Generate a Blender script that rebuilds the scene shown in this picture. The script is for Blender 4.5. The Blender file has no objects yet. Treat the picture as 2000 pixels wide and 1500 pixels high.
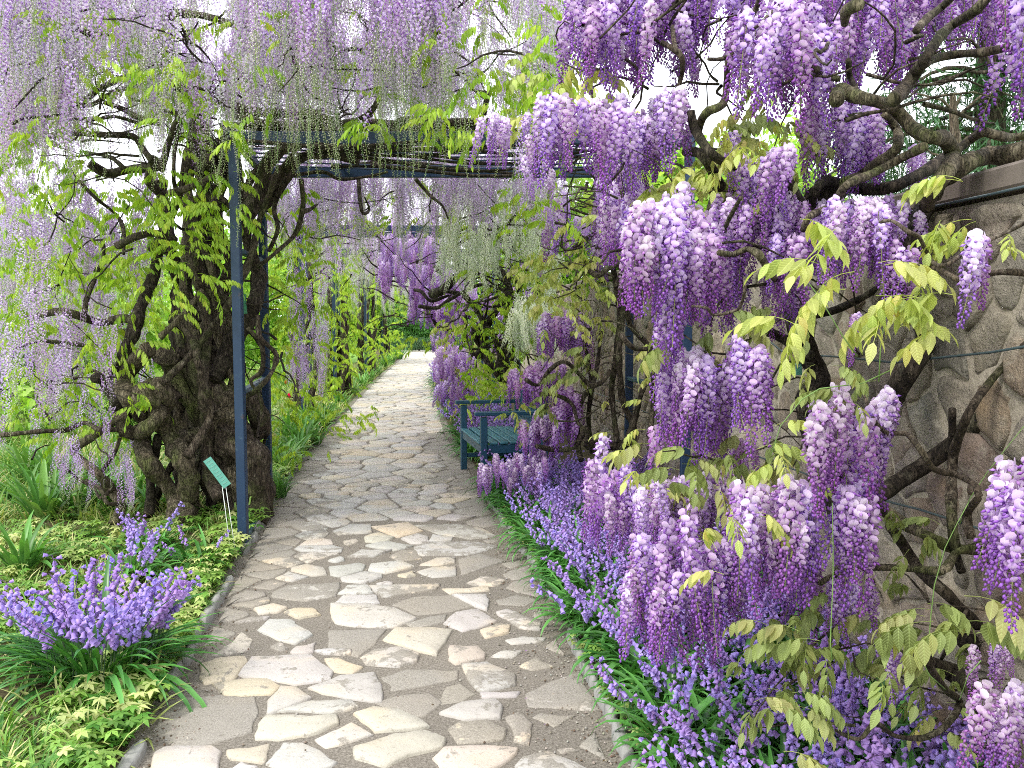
import bpy, math, random
from math import pi, sin, cos, radians as R
from mathutils import Vector, Matrix, Euler, noise

random.seed(7)
S = bpy.context.scene
COL = S.collection

# ------------------------------------------------------------------ camera
F = 1722.0            # focal length in photo pixels (photo is 2000 wide)
CH = 1.5              # eye height
PITCH = math.atan(137.0 / F)
cam_d = bpy.data.cameras.new('camera'); cam = bpy.data.objects.new('camera', cam_d); COL.objects.link(cam)
cam.location = (0, 0, CH); cam.rotation_euler = (pi / 2 - PITCH, 0, 0)
cam_d.sensor_width = 36; cam_d.lens = F / 2000 * 36; cam_d.clip_end = 500; cam_d.clip_start = 0.05
S.camera = cam

# ------------------------------------------------------------------ sky and sun (bright overcast)
SUN_EL, SUN_AZ = R(52), R(222)
w = bpy.data.worlds.new('World'); S.world = w; w.use_nodes = True
nt = w.node_tree; nt.nodes.clear()
out = nt.nodes.new('ShaderNodeOutputWorld'); bg = nt.nodes.new('ShaderNodeBackground')
sky = nt.nodes.new('ShaderNodeTexSky'); sky.sky_type = 'NISHITA'; sky.sun_disc = False
sky.sun_elevation = SUN_EL; sky.sun_rotation = SUN_AZ; sky.air_density = 1.0; sky.dust_density = 3.0
mixc = nt.nodes.new('ShaderNodeMix'); mixc.data_type = 'RGBA'; mixc.inputs[0].default_value = 0.86
nt.links.new(sky.outputs[0], mixc.inputs[6]); mixc.inputs[7].default_value = (9.6, 9.8, 10.2, 1)   # cloud layer over the blue
nt.links.new(mixc.outputs[2], bg.inputs[0]); bg.inputs[1].default_value = 0.15
nt.links.new(bg.outputs[0], out.inputs[0])
sun_d = bpy.data.lights.new('sun', 'SUN'); sun = bpy.data.objects.new('sun', sun_d); COL.objects.link(sun)
sun_d.energy = 1.5; sun_d.angle = R(10); sun_d.color = (1.0, 0.965, 0.9)
sun.rotation_euler = (pi / 2 - SUN_EL, 0, pi - SUN_AZ)
S.view_settings.view_transform = 'Standard'; S.view_settings.look = 'None'
S.view_settings.exposure = 0.85; S.view_settings.gamma = 1.0; S.view_settings.use_curve_mapping = False
S.render.engine = 'CYCLES'
cy = S.cycles
cy.max_bounces = 5; cy.diffuse_bounces = 3; cy.glossy_bounces = 2; cy.transmission_bounces = 3
cy.use_adaptive_sampling = True; cy.adaptive_threshold = 0.012; cy.use_denoising = False
cy.sample_clamp_indirect = 6; cy.filter_width = 1.0

# ------------------------------------------------------------------ helpers
def W(px, py, d):
    """point of the place seen in direction (px, py) at ground distance d"""
    x = (px - 1000) / F; u = (750 - py) / F
    fy, fz = cos(PITCH), -sin(PITCH); uy, uz = sin(PITCH), cos(PITCH)
    y = fy + u * uy; z = fz + u * uz
    k = d / y
    return Vector((x * k, d, CH + z * k))
def G(px, py, z=0.0):
    x = (px - 1000) / F; u = (750 - py) / F
    fy, fz = cos(PITCH), -sin(PITCH); uy, uz = sin(PITCH), cos(PITCH)
    y = fy + u * uy; zz = fz + u * uz
    k = (z - CH) / zz
    return Vector((x * k, y * k, z))
def to_px(p):
    y = p.y * cos(PITCH) - (p.z - CH) * sin(PITCH); z = p.y * sin(PITCH) + (p.z - CH) * cos(PITCH)
    if y < 0.05: return None
    return (1000 + F * p.x / y, 750 - F * z / y)
def U(a, b): return random.uniform(a, b)
def lerp(a, b, t): return a + (b - a) * t
def mixcol(a, b, t): return tuple(a[i] + (b[i] - a[i]) * t for i in range(3))

class MB:
    def __init__(s): s.v = []; s.f = []; s.c = []; s.luv = []; s.use_luv = False
    def vert(s, p, c=(1, 1, 1), uv=(0, 0)):
        s.v.append((p[0], p[1], p[2])); s.c.append(c); s.luv.append(uv); return len(s.v) - 1
    def mesh(s, name, mat, smooth=True):
        me = bpy.data.meshes.new(name); me.from_pydata(s.v, [], s.f)
        a = me.attributes.new('tint', 'FLOAT_COLOR', 'POINT')
        a.data.foreach_set('color', [q for c in s.c for q in (c[0], c[1], c[2], 1.0)])
        if s.use_luv:
            a = me.attributes.new('luv', 'FLOAT_VECTOR', 'POINT')
            a.data.foreach_set('vector', [q for c in s.luv for q in (c[0], c[1], 0.0)])
        me.materials.append(mat)
        if smooth: me.polygons.foreach_set('use_smooth', [True] * len(me.polygons))
        me.update(); return me
    def box(s, cx, cy_, cz, sx, sy, sz, M=None, c=(1, 1, 1), bev=0.0):
        vs = []
        b = bev
        if b <= 0:
            pts = [(x, y, z) for x in (-1, 1) for y in (-1, 1) for z in (-1, 1)]
            base = len(s.v)
            for x, y, z in pts:
                p = Vector((cx + x * sx / 2, cy_ + y * sy / 2, cz + z * sz / 2))
                s.vert(M @ p if M else p, c)
            for q in ((0, 1, 3, 2), (4, 6, 7, 5), (0, 4, 5, 1), (2, 3, 7, 6), (0, 2, 6, 4), (1, 5, 7, 3)):
                s.f.append(tuple(base + i for i in q))
            return
        # chamfered box: 24 verts
        idx = {}
        for x in (-1, 1):
            for y in (-1, 1):
                for z in (-1, 1):
                    for ax in range(3):
                        q = [x * (sx / 2 - b), y * (sy / 2 - b), z * (sz / 2 - b)]
                        q[ax] += (x, y, z)[ax] * b
                        p = Vector((cx + q[0], cy_ + q[1], cz + q[2]))
                        idx[(x, y, z, ax)] = s.vert(M @ p if M else p, c)
        for ax in range(3):
            o = [a for a in range(3) if a != ax]
            for sg in (-1, 1):
                loop = []
                for a, b2 in ((-1, -1), (1, -1), (1, 1), (-1, 1)):
                    k = [0, 0, 0]; k[ax] = sg; k[o[0]] = a; k[o[1]] = b2
                    loop.append(idx[(k[0], k[1], k[2], ax)])
                flip = (sg > 0) != (ax == 1)
                s.f.append(tuple(loop if flip else loop[::-1]))
        for ax in range(3):
            o = [a for a in range(3) if a != ax]
            for a in (-1, 1):
                for b2 in (-1, 1):
                    k1 = [0, 0, 0]; k1[o[0]] = a; k1[o[1]] = b2
                    k1[ax] = -1; k2 = list(k1); k2[ax] = 1
                    s.f.append((idx[(*k1, o[0])], idx[(*k2, o[0])], idx[(*k2, o[1])], idx[(*k1, o[1])]))
        for x in (-1, 1):
            for y in (-1, 1):
                for z in (-1, 1):
                    s.f.append(tuple(idx[(x, y, z, ax)] for ax in range(3)))
    def tube(s, pts, rad, n=8, rough=0.12, seg=0.05, c=(1, 1, 1), cap=True, nscale=9.0, twist=0.0):
        P, RR = resample(pts, rad, seg)
        if len(P) < 2: return
        t = (P[1] - P[0]).normalized()
        a = t.orthogonal().normalized()
        rings = []
        seed = U(0, 50)
        for i, p in enumerate(P):
            t2 = ((P[min(i + 1, len(P) - 1)] - P[max(i - 1, 0)])).normalized()
            a = (a - t2 * a.dot(t2))
            if a.length < 1e-5: a = t2.orthogonal()
            a.normalize(); b = t2.cross(a)
            ring = []
            for k in range(n):
                th = 2 * pi * k / n + twist * i
                dirv = a * cos(th) + b * sin(th)
                r = RR[i]
                if rough > 0:
                    q = (p + dirv * r) * nscale
                    r *= 1 + rough * 2.0 * noise.noise(Vector((q.x + seed, q.y, q.z))) + rough * 0.8 * noise.noise(q * 3.1)
                ring.append(s.vert(p + dirv * r, c))
            rings.append(ring)
        for i in range(len(rings) - 1):
            for k in range(n):
                s.f.append((rings[i][k], rings[i][(k + 1) % n], rings[i + 1][(k + 1) % n], rings[i + 1][k]))
        if cap:
            s.f.append(tuple(rings[0][::-1])); s.f.append(tuple(rings[-1]))

def catmull(p0, p1, p2, p3, t):
    return 0.5 * ((2 * p1) + (p2 - p0) * t + (2 * p0 - 5 * p1 + 4 * p2 - p3) * t * t + (3 * p1 - p0 - 3 * p2 + p3) * t ** 3)
def resample(pts, rad, seg):
    if not isinstance(rad, (list, tuple)): rad = [rad] * len(pts)
    if len(rad) != len(pts):
        rad = [lerp(rad[0], rad[-1], i / (len(pts) - 1)) for i in range(len(pts))]
    P = []; RR = []
    for i in range(len(pts) - 1):
        p0 = pts[max(i - 1, 0)]; p1 = pts[i]; p2 = pts[i + 1]; p3 = pts[min(i + 2, len(pts) - 1)]
        n = max(1, int((p2 - p1).length / seg))
        for k in range(n):
            t = k / n
            P.append(catmull(p0, p1, p2, p3, t)); RR.append(lerp(rad[i], rad[i + 1], t))
    P.append(pts[-1].copy()); RR.append(rad[-1])
    return P, RR

def tag(o, label=None, cat=None, group=None, kind=None):
    if label: o['label'] = label
    if cat: o['category'] = cat
    if group: o['group'] = group
    if kind: o['kind'] = kind
    return o
def obj(name, me, parent=None, loc=None, rot=None, scl=None):
    o = bpy.data.objects.new(name, me); COL.objects.link(o)
    if parent is not None: o.parent = parent
    if loc is not None: o.location = loc
    if rot is not None: o.rotation_euler = rot
    if scl is not None: o.scale = (scl, scl, scl) if isinstance(scl, (int, float)) else scl
    return o
def empty(name, loc=(0, 0, 0), label=None, cat=None, group=None, kind=None, rz=0):
    o = bpy.data.objects.new(name, None); COL.objects.link(o); o.location = loc; o.rotation_euler = (0, 0, rz)
    o.empty_display_size = 0.1
    return tag(o, label, cat, group, kind)

_gn_cache = {}
def scatter(name, placements, sources, parent=None, kind='stuff', base=Vector((0, 0, 0))):
    """one object that carries many repeats of real pieces; placements: (loc, euler, scale, idx)"""
    me = bpy.data.meshes.new(name)
    me.from_pydata([tuple(Vector(p[0]) - base) for p in placements], [], [])
    a = me.attributes.new('rot', 'FLOAT_VECTOR', 'POINT'); a.data.foreach_set('vector', [q for p in placements for q in p[1]])
    a = me.attributes.new('scl', 'FLOAT', 'POINT'); a.data.foreach_set('value', [float(p[2]) for p in placements])
    a = me.attributes.new('idx', 'INT', 'POINT'); a.data.foreach_set('value', [int(p[3]) for p in placements])
    key = tuple(s.name for s in sources)
    if key not in _gn_cache:
        g = bpy.data.node_groups.new('repeats', 'GeometryNodeTree')
        g.interface.new_socket('Geometry', in_out='INPUT', socket_type='NodeSocketGeometry')
        g.interface.new_socket('Geometry', in_out='OUTPUT', socket_type='NodeSocketGeometry')
        N = g.nodes; L = g.links
        gi = N.new('NodeGroupInput'); go = N.new('NodeGroupOutput')
        ins = N.new('GeometryNodeInstanceOnPoints')
        ins.inputs['Pick Instance'].default_value = True
        join = N.new('GeometryNodeJoinGeometry')
        for s_ in reversed(sources):
            oi = N.new('GeometryNodeObjectInfo'); oi.inputs['Object'].default_value = s_
            oi.inputs['As Instance'].default_value = True
            L.new(oi.outputs['Geometry'], join.inputs[0])
        def att(nm, tp):
            x = N.new('GeometryNodeInputNamedAttribute'); x.data_type = tp; x.inputs['Name'].default_value = nm
            return x.outputs['Attribute']
        e2r = N.new('FunctionNodeEulerToRotation')
        L.new(att('rot', 'FLOAT_VECTOR'), e2r.inputs[0]); L.new(e2r.outputs[0], ins.inputs['Rotation'])
        L.new(att('scl', 'FLOAT'), ins.inputs['Scale']); L.new(att('idx', 'INT'), ins.inputs['Instance Index'])
        L.new(gi.outputs[0], ins.inputs['Points']); L.new(join.outputs[0], ins.inputs['Instance'])
        L.new(ins.outputs[0], go.inputs[0])
        _gn_cache[key] = g
    o = obj(name, me, parent)
    m = o.modifiers.new('repeats', 'NODES'); m.node_group = _gn_cache[key]
    return tag(o, kind=kind)

# ------------------------------------------------------------------ materials
def newmat(name):
    m = bpy.data.materials.new(name); m.use_nodes = True
    n = m.node_tree; b = n.nodes['Principled BSDF']
    return m, n, b
def N_(n, t, **kw):
    x = n.nodes.new(t)
    for k, v in kw.items(): setattr(x, k, v)
    return x
def ramp(n, fac, stops):
    r = n.nodes.new('ShaderNodeValToRGB'); e = r.color_ramp.elements
    e[0].position = stops[0][0]; e[0].color = (*stops[0][1], 1)
    e[1].position = stops[-1][0]; e[1].color = (*stops[-1][1], 1)
    for p, c in stops[1:-1]:
        k = e.new(p); k.color = (*c, 1)
    n.links.new(fac, r.inputs[0]); return r.outputs[0]
def noisetex(n, scale, detail=4, rough=0.6, coord=None, w_=None, dist=0.0):
    t = n.nodes.new('ShaderNodeTexNoise'); t.inputs['Scale'].default_value = scale
    t.inputs['Detail'].default_value = detail; t.inputs['Roughness'].default_value = rough
    t.inputs['Distortion'].default_value = dist
    if coord is not None: n.links.new(coord, t.inputs['Vector'])
    return t.outputs['Fac']
def mixrgb(n, fac, a, b, mode='MIX'):
    m = n.nodes.new('ShaderNodeMix'); m.data_type = 'RGBA'; m.blend_type = mode
    for sock, val in ((0, fac), (6, a), (7, b)):
        if isinstance(val, (int, float)): m.inputs[sock].default_value = val
        elif isinstance(val, tuple): m.inputs[sock].default_value = (*val[:3], 1)
        else: n.links.new(val, m.inputs[sock])
    return m.outputs[2]
def math_(n, op, a, b=0.0, clamp=False):
    m = n.nodes.new('ShaderNodeMath'); m.operation = op; m.use_clamp = clamp
    for i, v in enumerate((a, b)):
        if isinstance(v, (int, float)): m.inputs[i].default_value = v
        else: n.links.new(v, m.inputs[i])
    return m.outputs[0]
def bump(n, b, h, strength=0.5, dist=0.01):
    x = n.nodes.new('ShaderNodeBump'); x.inputs['Strength'].default_value = strength; x.inputs['Distance'].default_value = dist
    n.links.new(h, x.inputs['Height']); n.links.new(x.outputs[0], b.inputs['Normal'])
def world_pos(n):
    return n.nodes.new('ShaderNodeNewGeometry').outputs['Position']
def obj_pos(n):
    return n.nodes.new('ShaderNodeTexCoord').outputs['Object']

def mat_petal(name, gain=(1, 1, 1), trans=0.35):
    """petals: own colour from the floret, small drift from spray to spray, light comes through"""
    m, n, b = newmat(name)
    at = N_(n, 'ShaderNodeAttribute', attribute_name='tint'); oi = n.nodes.new('ShaderNodeObjectInfo')
    hs = n.nodes.new('ShaderNodeHueSaturation')
    hue = math_(n, 'MULTIPLY_ADD', oi.outputs['Random'], 0.05); n.nodes[-1].inputs[2].default_value = 0.48
    val = n.nodes.new('ShaderNodeMapRange'); n.links.new(oi.outputs['Random'], val.inputs[0]); val.inputs[3].default_value = 1.15; val.inputs[4].default_value = 0.82
    n.links.new(hue, hs.inputs['Hue']); n.links.new(val.outputs[0], hs.inputs['Value']); hs.inputs['Saturation'].default_value = 1.0
    col = mixrgb(n, 1.0, at.outputs['Color'], gain, 'MULTIPLY')
    n.links.new(col, hs.inputs['Color'])
    n.links.new(hs.outputs[0], b.inputs['Base Color']); b.inputs['Roughness'].default_value = 0.7
    b.inputs['Specular IOR Level'].default_value = 0.12
    tr = n.nodes.new('ShaderNodeBsdfTranslucent'); n.links.new(hs.outputs[0], tr.inputs['Color'])
    ms = n.nodes.new('ShaderNodeMixShader'); ms.inputs[0].default_value = trans
    n.links.new(b.outputs[0], ms.inputs[1]); n.links.new(tr.outputs[0], ms.inputs[2])
    n.links.new(ms.outputs[0], n.nodes['Material Output'].inputs[0])
    return m
def mat_leaf(name, c1, c2, c3, trans=0.42, rough=0.42, veins=True, tcol=None, spec=0.4):
    m, n, b = newmat(name)
    oi = n.nodes.new('ShaderNodeObjectInfo'); at = N_(n, 'ShaderNodeAttribute', attribute_name='tint')
    base = ramp(n, oi.outputs['Random'], [(0.0, c1), (0.5, c2), (1.0, c3)])
    col = mixrgb(n, 1.0, base, at.outputs['Color'], 'MULTIPLY')
    if veins:
        lu = N_(n, 'ShaderNodeAttribute', attribute_name='luv'); sp = n.nodes.new('ShaderNodeSeparateXYZ'); n.links.new(lu.outputs['Vector'], sp.inputs[0])
        av = math_(n, 'ABSOLUTE', sp.outputs[1]); ph = math_(n, 'SUBTRACT', sp.outputs[0], math_(n, 'MULTIPLY', av, 0.22))
        st = math_(n, 'SINE', math_(n, 'MULTIPLY', ph, 52.0))
        st = math_(n, 'POWER', math_(n, 'MULTIPLY_ADD', st, 0.5), 3.0)
        n.nodes[-2].inputs[2].default_value = 0.5
        mid = math_(n, 'LESS_THAN', av, 0.07)
        vn = math_(n, 'MAXIMUM', math_(n, 'MULTIPLY', st, 0.5), mid)
        col = mixrgb(n, math_(n, 'MULTIPLY', vn, 0.35), col, tuple(min(1, q * 1.7 + 0.03) for q in c2))
        bump(n, b, st, 0.35, 0.002)
    n.links.new(col, b.inputs['Base Color']); b.inputs['Roughness'].default_value = rough
    b.inputs['Specular IOR Level'].default_value = spec
    tr = n.nodes.new('ShaderNodeBsdfTranslucent')
    tc = mixrgb(n, 1.0, col, tcol or (1.15, 1.15, 0.55), 'MULTIPLY'); n.links.new(tc, tr.inputs['Color'])
    ms = n.nodes.new('ShaderNodeMixShader'); ms.inputs[0].default_value = trans
    n.links.new(b.outputs[0], ms.inputs[1]); n.links.new(tr.outputs[0], ms.inputs[2])
    n.links.new(ms.outputs[0], n.nodes['Material Output'].inputs[0])
    return m
def mat_bark(name, dark=(0.016, 0.012, 0.008), mid=(0.095, 0.072, 0.05), light=(0.25, 0.215, 0.16), moss=(0.10, 0.13, 0.035), mossy=0.5):
    m, n, b = newmat(name)
    P = world_pos(n)
    mp = n.nodes.new('ShaderNodeMapping'); mp.inputs['Scale'].default_value = (1, 1, 0.3); n.links.new(P, mp.inputs[0])
    f = noisetex(n, 38, 6, 0.7, mp.outputs[0], dist=0.6)
    c = ramp(n, f, [(0.3, dark), (0.5, mid), (0.72, light)])
    big = noisetex(n, 4.5, 4, 0.65, P)
    mk = ramp(n, big, [(0.5, (0, 0, 0)), (0.62, (1, 1, 1))])
    c = mixrgb(n, math_(n, 'MULTIPLY', mk, mossy), c, moss)
    spk = ramp(n, noisetex(n, 15, 3, 0.6, P), [(0.6, (0, 0, 0)), (0.68, (1, 1, 1))])
    c = mixrgb(n, math_(n, 'MULTIPLY', spk, 0.35), c, (0.26, 0.24, 0.17))
    mp2 = n.nodes.new('ShaderNodeMapping'); mp2.inputs['Scale'].default_value = (1, 1, 0.16); n.links.new(P, mp2.inputs[0])
    fz = ramp(n, noisetex(n, 75, 3, 0.6, mp2.outputs[0], dist=1.2), [(0.38, (0.15, 0.13, 0.11)), (0.50, (1, 1, 1))])
    c = mixrgb(n, 0.45, c, fz, 'MULTIPLY')
    n.links.new(c, b.inputs['Base Color']); b.inputs['Roughness'].default_value = 0.85
    b.inputs['Specular IOR Level'].default_value = 0.25
    bump(n, b, math_(n, 'ADD', f, fz), 1.0, 0.03)
    return m
def mat_paint(name, c, rough=0.5, wear=(0.12, 0.2, 0.22), amt=0.5):
    m, n, b = newmat(name)
    P = world_pos(n)
    f = noisetex(n, 26, 5, 0.7, P); k = ramp(n, f, [(0.6, (0, 0, 0)), (0.75, (1, 1, 1))])
    f2 = noisetex(n, 3, 3, 0.6, P); f3 = noisetex(n, 9, 6, 0.75, P); k3 = ramp(n, f3, [(0.64, (0, 0, 0)), (0.67, (1, 1, 1))])
    c0 = mixrgb(n, f2, tuple(q * 0.8 for q in c), tuple(q * 1.25 for q in c))
    n.links.new(mixrgb(n, math_(n, 'MULTIPLY', k3, .55), mixrgb(n, math_(n, 'MULTIPLY', k, amt), c0, wear), (0.09, 0.055, 0.035)), b.inputs['Base Color'])
    b.inputs['Roughness'].default_value = rough
    bump(n, b, f, 0.12, 0.003)
    return m
def mat_simple(name, c, rough=0.7, metal=0.0):
    m, n, b = newmat(name); P = world_pos(n); f = noisetex(n, 30, 4, 0.6, P)
    n.links.new(mixrgb(n, f, tuple(q * 0.75 for q in c), tuple(min(1, q * 1.25) for q in c)), b.inputs['Base Color'])
    b.inputs['Roughness'].default_value = rough; b.inputs['Metallic'].default_value = metal
    return m
def mat_flag():
    m, n, b = newmat('pale_flagstone'); P = world_pos(n)
    at = N_(n, 'ShaderNodeAttribute', attribute_name='tint')        # stone colour; worn amount rides in a second attribute
    wr = N_(n, 'ShaderNodeAttribute', attribute_name='worn')
    f1 = noisetex(n, 7, 7, 0.68, P, dist=0.4); f2 = noisetex(n, 55, 5, 0.75, P)
    c = mixrgb(n, 0.5, at.outputs['Color'], mixrgb(n, f1, (0.55, 0.5, 0.42), (0.98, 0.97, 0.95)), 'MULTIPLY')
    ch = noisetex(n, 2.6, 3, 0.6, P)
    c = mixrgb(n, ramp(n, ch, [(0.5, (0, 0, 0)), (0.72, (0.6, 0.6, 0.6))]), c, (0.66, 0.52, 0.33))
    thr = math_(n, 'ADD', math_(n, 'ADD', math_(n, 'MULTIPLY', f1, .75), math_(n, 'MULTIPLY', noisetex(n, 24, 5, 0.7, P), .25)), math_(n, 'MULTIPLY', wr.outputs['Fac'], 0.36))
    dm = ramp(n, thr, [(0.585, (0, 0, 0)), (0.615, (1, 1, 1))])
    grit = ramp(n, noisetex(n, 170, 3, 0.8, P), [(0.3, (0.12, 0.105, 0.085)), (0.7, (0.40, 0.37, 0.31))])
    c = mixrgb(n, math_(n, 'MULTIPLY', dm, 0.85), c, grit)
    pit = ramp(n, f2, [(0.30, (0.45, 0.42, 0.36)), (0.42, (1, 1, 1))])
    c = mixrgb(n, 0.8, c, pit, 'MULTIPLY')
    n.links.new(c, b.inputs['Base Color']); b.inputs['Roughness'].default_value = 0.72
    hh = math_(n, 'ADD', math_(n, 'MULTIPLY', f2, 0.4), math_(n, 'MULTIPLY', f1, 1.6))
    bump(n, b, hh, 0.45, 0.012)
    return m
def mat_ground(name, c1, c2, c3, scale=60, big=1.5):
    m, n, b = newmat(name); P = world_pos(n)
    f = noisetex(n, scale, 6, 0.8, P); g = noisetex(n, big, 5, 0.65, P)
    c = ramp(n, f, [(0.28, c1), (0.5, c2), (0.75, c3)])
    c = mixrgb(n, 0.5, c, mixrgb(n, g, (0.55, 0.55, 0.55), (1.3, 1.25, 1.2)), 'MULTIPLY')
    n.links.new(c, b.inputs['Base Color']); b.inputs['Roughness'].default_value = 0.95
    b.inputs['Specular IOR Level'].default_value = 0.2
    bump(n, b, f, 0.7, 0.012)
    return m
def mat_wallstone():
    m, n, b = newmat('rubble_stone'); P = world_pos(n)
    at = N_(n, 'ShaderNodeAttribute', attribute_name='tint')
    f = noisetex(n, 11, 8, 0.72, P, dist=0.8); g = noisetex(n, 70, 4, 0.7, P); h = noisetex(n, 4, 4, 0.6, P)
    c = mixrgb(n, 0.85, at.outputs['Color'], ramp(n, f, [(0.3, (0.35, 0.32, 0.28)), (0.5, (0.85, 0.82, 0.77)), (0.7, (1.4, 1.32, 1.2))]), 'MULTIPLY')
    c = mixrgb(n, ramp(n, h, [(0.52, (0, 0, 0)), (0.7, (0.55, 0.55, 0.55))]), c, (0.34, 0.22, 0.10))
    c = mixrgb(n, ramp(n, noisetex(n, 2.2, 5, 0.7, P), [(0.5, (0, 0, 0)), (0.7, (0.5, 0.5, 0.5))]), c, (0.13, 0.125, 0.10))
    sm = ramp(n, noisetex(n, 3.6, 7, 0.75, P, dist=0.5), [(0.47, (0, 0, 0)), (0.56, (1, 1, 1))])
    gr = ramp(n, noisetex(n, 38, 6, 0.8, P), [(0.28, (0.26, 0.225, 0.17)), (0.5, (0.46, 0.41, 0.32)), (0.75, (0.60, 0.54, 0.44))])
    c = mixrgb(n, math_(n, 'MULTIPLY', sm, 0.7), c, gr)
    n.links.new(c, b.inputs['Base Color']); b.inputs['Roughness'].default_value = 0.9
    bump(n, b, math_(n, 'ADD', f, math_(n, 'MULTIPLY', g, 0.35)), 1.0, 0.05)
    return m

M_PET = mat_petal('violet_petals'); M_PETL = mat_petal('lilac_petals', trans=0.45)
M_BELL = mat_petal('bluebell_petals', trans=0.3)
M_LIME = mat_leaf('lime_wisteria_leaf', (0.22, 0.42, 0.03), (0.40, 0.60, 0.06), (0.56, 0.72, 0.14), trans=0.5)
M_OLIVE = mat_leaf('bronze_wisteria_leaf', (0.20, 0.25, 0.08), (0.31, 0.39, 0.13), (0.42, 0.41, 0.18), trans=0.38, tcol=(1.1, 1.1, .6))
M_YEL = mat_leaf('yellow_green_wisteria_leaf', (0.36, 0.46, 0.12), (0.50, 0.58, 0.17), (0.62, 0.62, 0.26), trans=0.45, tcol=(1.1, 1.12, .6))
M_STRAP = mat_leaf('strap_leaf_green', (0.04, 0.16, 0.025), (0.07, 0.24, 0.04), (0.12, 0.33, 0.07), trans=0.22, rough=0.33, veins=False, spec=0.5)
M_STRAPB = mat_leaf('fresh_strap_leaf', (0.10, 0.27, 0.06), (0.14, 0.34, 0.07), (0.22, 0.42, 0.10), trans=0.3, rough=0.38, veins=False)
M_COVER = mat_leaf('low_cover_leaf', (0.07, 0.22, 0.03), (0.26, 0.44, 0.08), (0.60, 0.62, 0.28), trans=0.35, veins=False)
M_BACK = mat_leaf('fresh_tree_leaf', (0.20, 0.40, 0.05), (0.36, 0.58, 0.10), (0.56, 0.72, 0.22), trans=0.5, veins=False)  # pale fresh green leaf colour, differing at random between clumps
M_DARKL = mat_leaf('dark_shrub_leaf', (0.035, 0.12, 0.02), (0.06, 0.19, 0.03), (0.10, 0.26, 0.04), trans=0.3, veins=False)
M_CONIF = mat_leaf('conifer_needles', (0.03, 0.09, 0.035), (0.05, 0.13, 0.05), (0.09, 0.18, 0.07), trans=0.2, veins=False)
M_GRASS = mat_leaf('grass_blades', (0.06, 0.20, 0.03), (0.20, 0.38, 0.06), (0.58, 0.52, 0.25), trans=0.3, veins=False)
M_BARK = mat_bark('gnarled_bark')
M_BARKM = mat_bark('mossy_bark', mid=(0.17, 0.14, 0.09), light=(0.38, 0.33, 0.23), moss=(0.15, 0.18, 0.05), mossy=0.75)
M_BARKD = mat_bark('dark_bark', dark=(0.014, 0.010, 0.008), mid=(0.05, 0.038, 0.027), light=(0.19, 0.155, 0.115), mossy=0.15)
M_TWIG = mat_bark('young_bark', dark=(0.07, 0.055, 0.035), mid=(0.16, 0.12, 0.085), light=(0.3, 0.26, 0.2), mossy=0.15)
M_BLUE = mat_paint('navy_painted_steel', (0.008, 0.03, 0.075))
M_BLUEG = mat_paint('worn_blue_paint', (0.03, 0.075, 0.11), wear=(0.2, 0.26, 0.25), amt=0.8)
M_TEAL = mat_paint('teal_bench_paint', (0.012, 0.060, 0.105), wear=(0.10, 0.2, 0.22), amt=0.4, rough=0.4)
M_SEAT = mat_paint('worn_teal_seat_paint', (0.035, 0.14, 0.18), wear=(0.4, 0.55, 0.5), amt=0.7)
M_FLAG = mat_flag()
M_MORT = mat_ground('gritty_mortar', (0.06, 0.053, 0.043), (0.24, 0.218, 0.182), (0.50, 0.465, 0.41), 100, 1.8)
M_SOIL = mat_ground('bed_soil', (0.035, 0.03, 0.015), (0.09, 0.075, 0.04), (0.2, 0.18, 0.09), 45, 2)
M_LAWN = mat_ground('lawn_ground', (0.09, 0.19, 0.03), (0.16, 0.32, 0.05), (0.30, 0.42, 0.12), 30, 0.7)
M_WST = mat_wallstone()
M_WMORT = mat_ground('wall_mortar', (0.25, 0.22, 0.17), (0.44, 0.395, 0.315), (0.58, 0.53, 0.43), 38, 3)
M_COPE = mat_simple('weathered_coping', (0.25, 0.21, 0.175), 0.9)
M_WIRE = mat_simple('coated_wire', (0.045, 0.07, 0.075), 0.4)
M_KERB = mat_simple('grey_edging_stone', (0.30, 0.30, 0.28), 0.9)
M_SIGN = mat_simple('green_label_plate', (0.10, 0.34, 0.26), 0.45)
M_SIGND = mat_simple('dark_green_label_plate', (0.02, 0.15, 0.07), 0.4)
M_WHITE = mat_simple('white_lettering', (0.75, 0.8, 0.75), 0.5)
M_STEM = mat_simple('green_stem', (0.16, 0.28, 0.07), 0.6)
M_RED = mat_petal('red_petals', trans=0.2)

# ------------------------------------------------------------------ plant pieces
def frame(o):
    o = o.normalized(); s = Vector((0, 0, 1)).cross(o)
    if s.length < 1e-3: s = Vector((1, 0, 0))
    s.normalize(); return o, s, o.cross(s)
def jit(c, a):
    k = 1 + U(-a, a); return tuple(max(0, q * k * (1 + U(-a, a) * 0.3)) for q in c)

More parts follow.
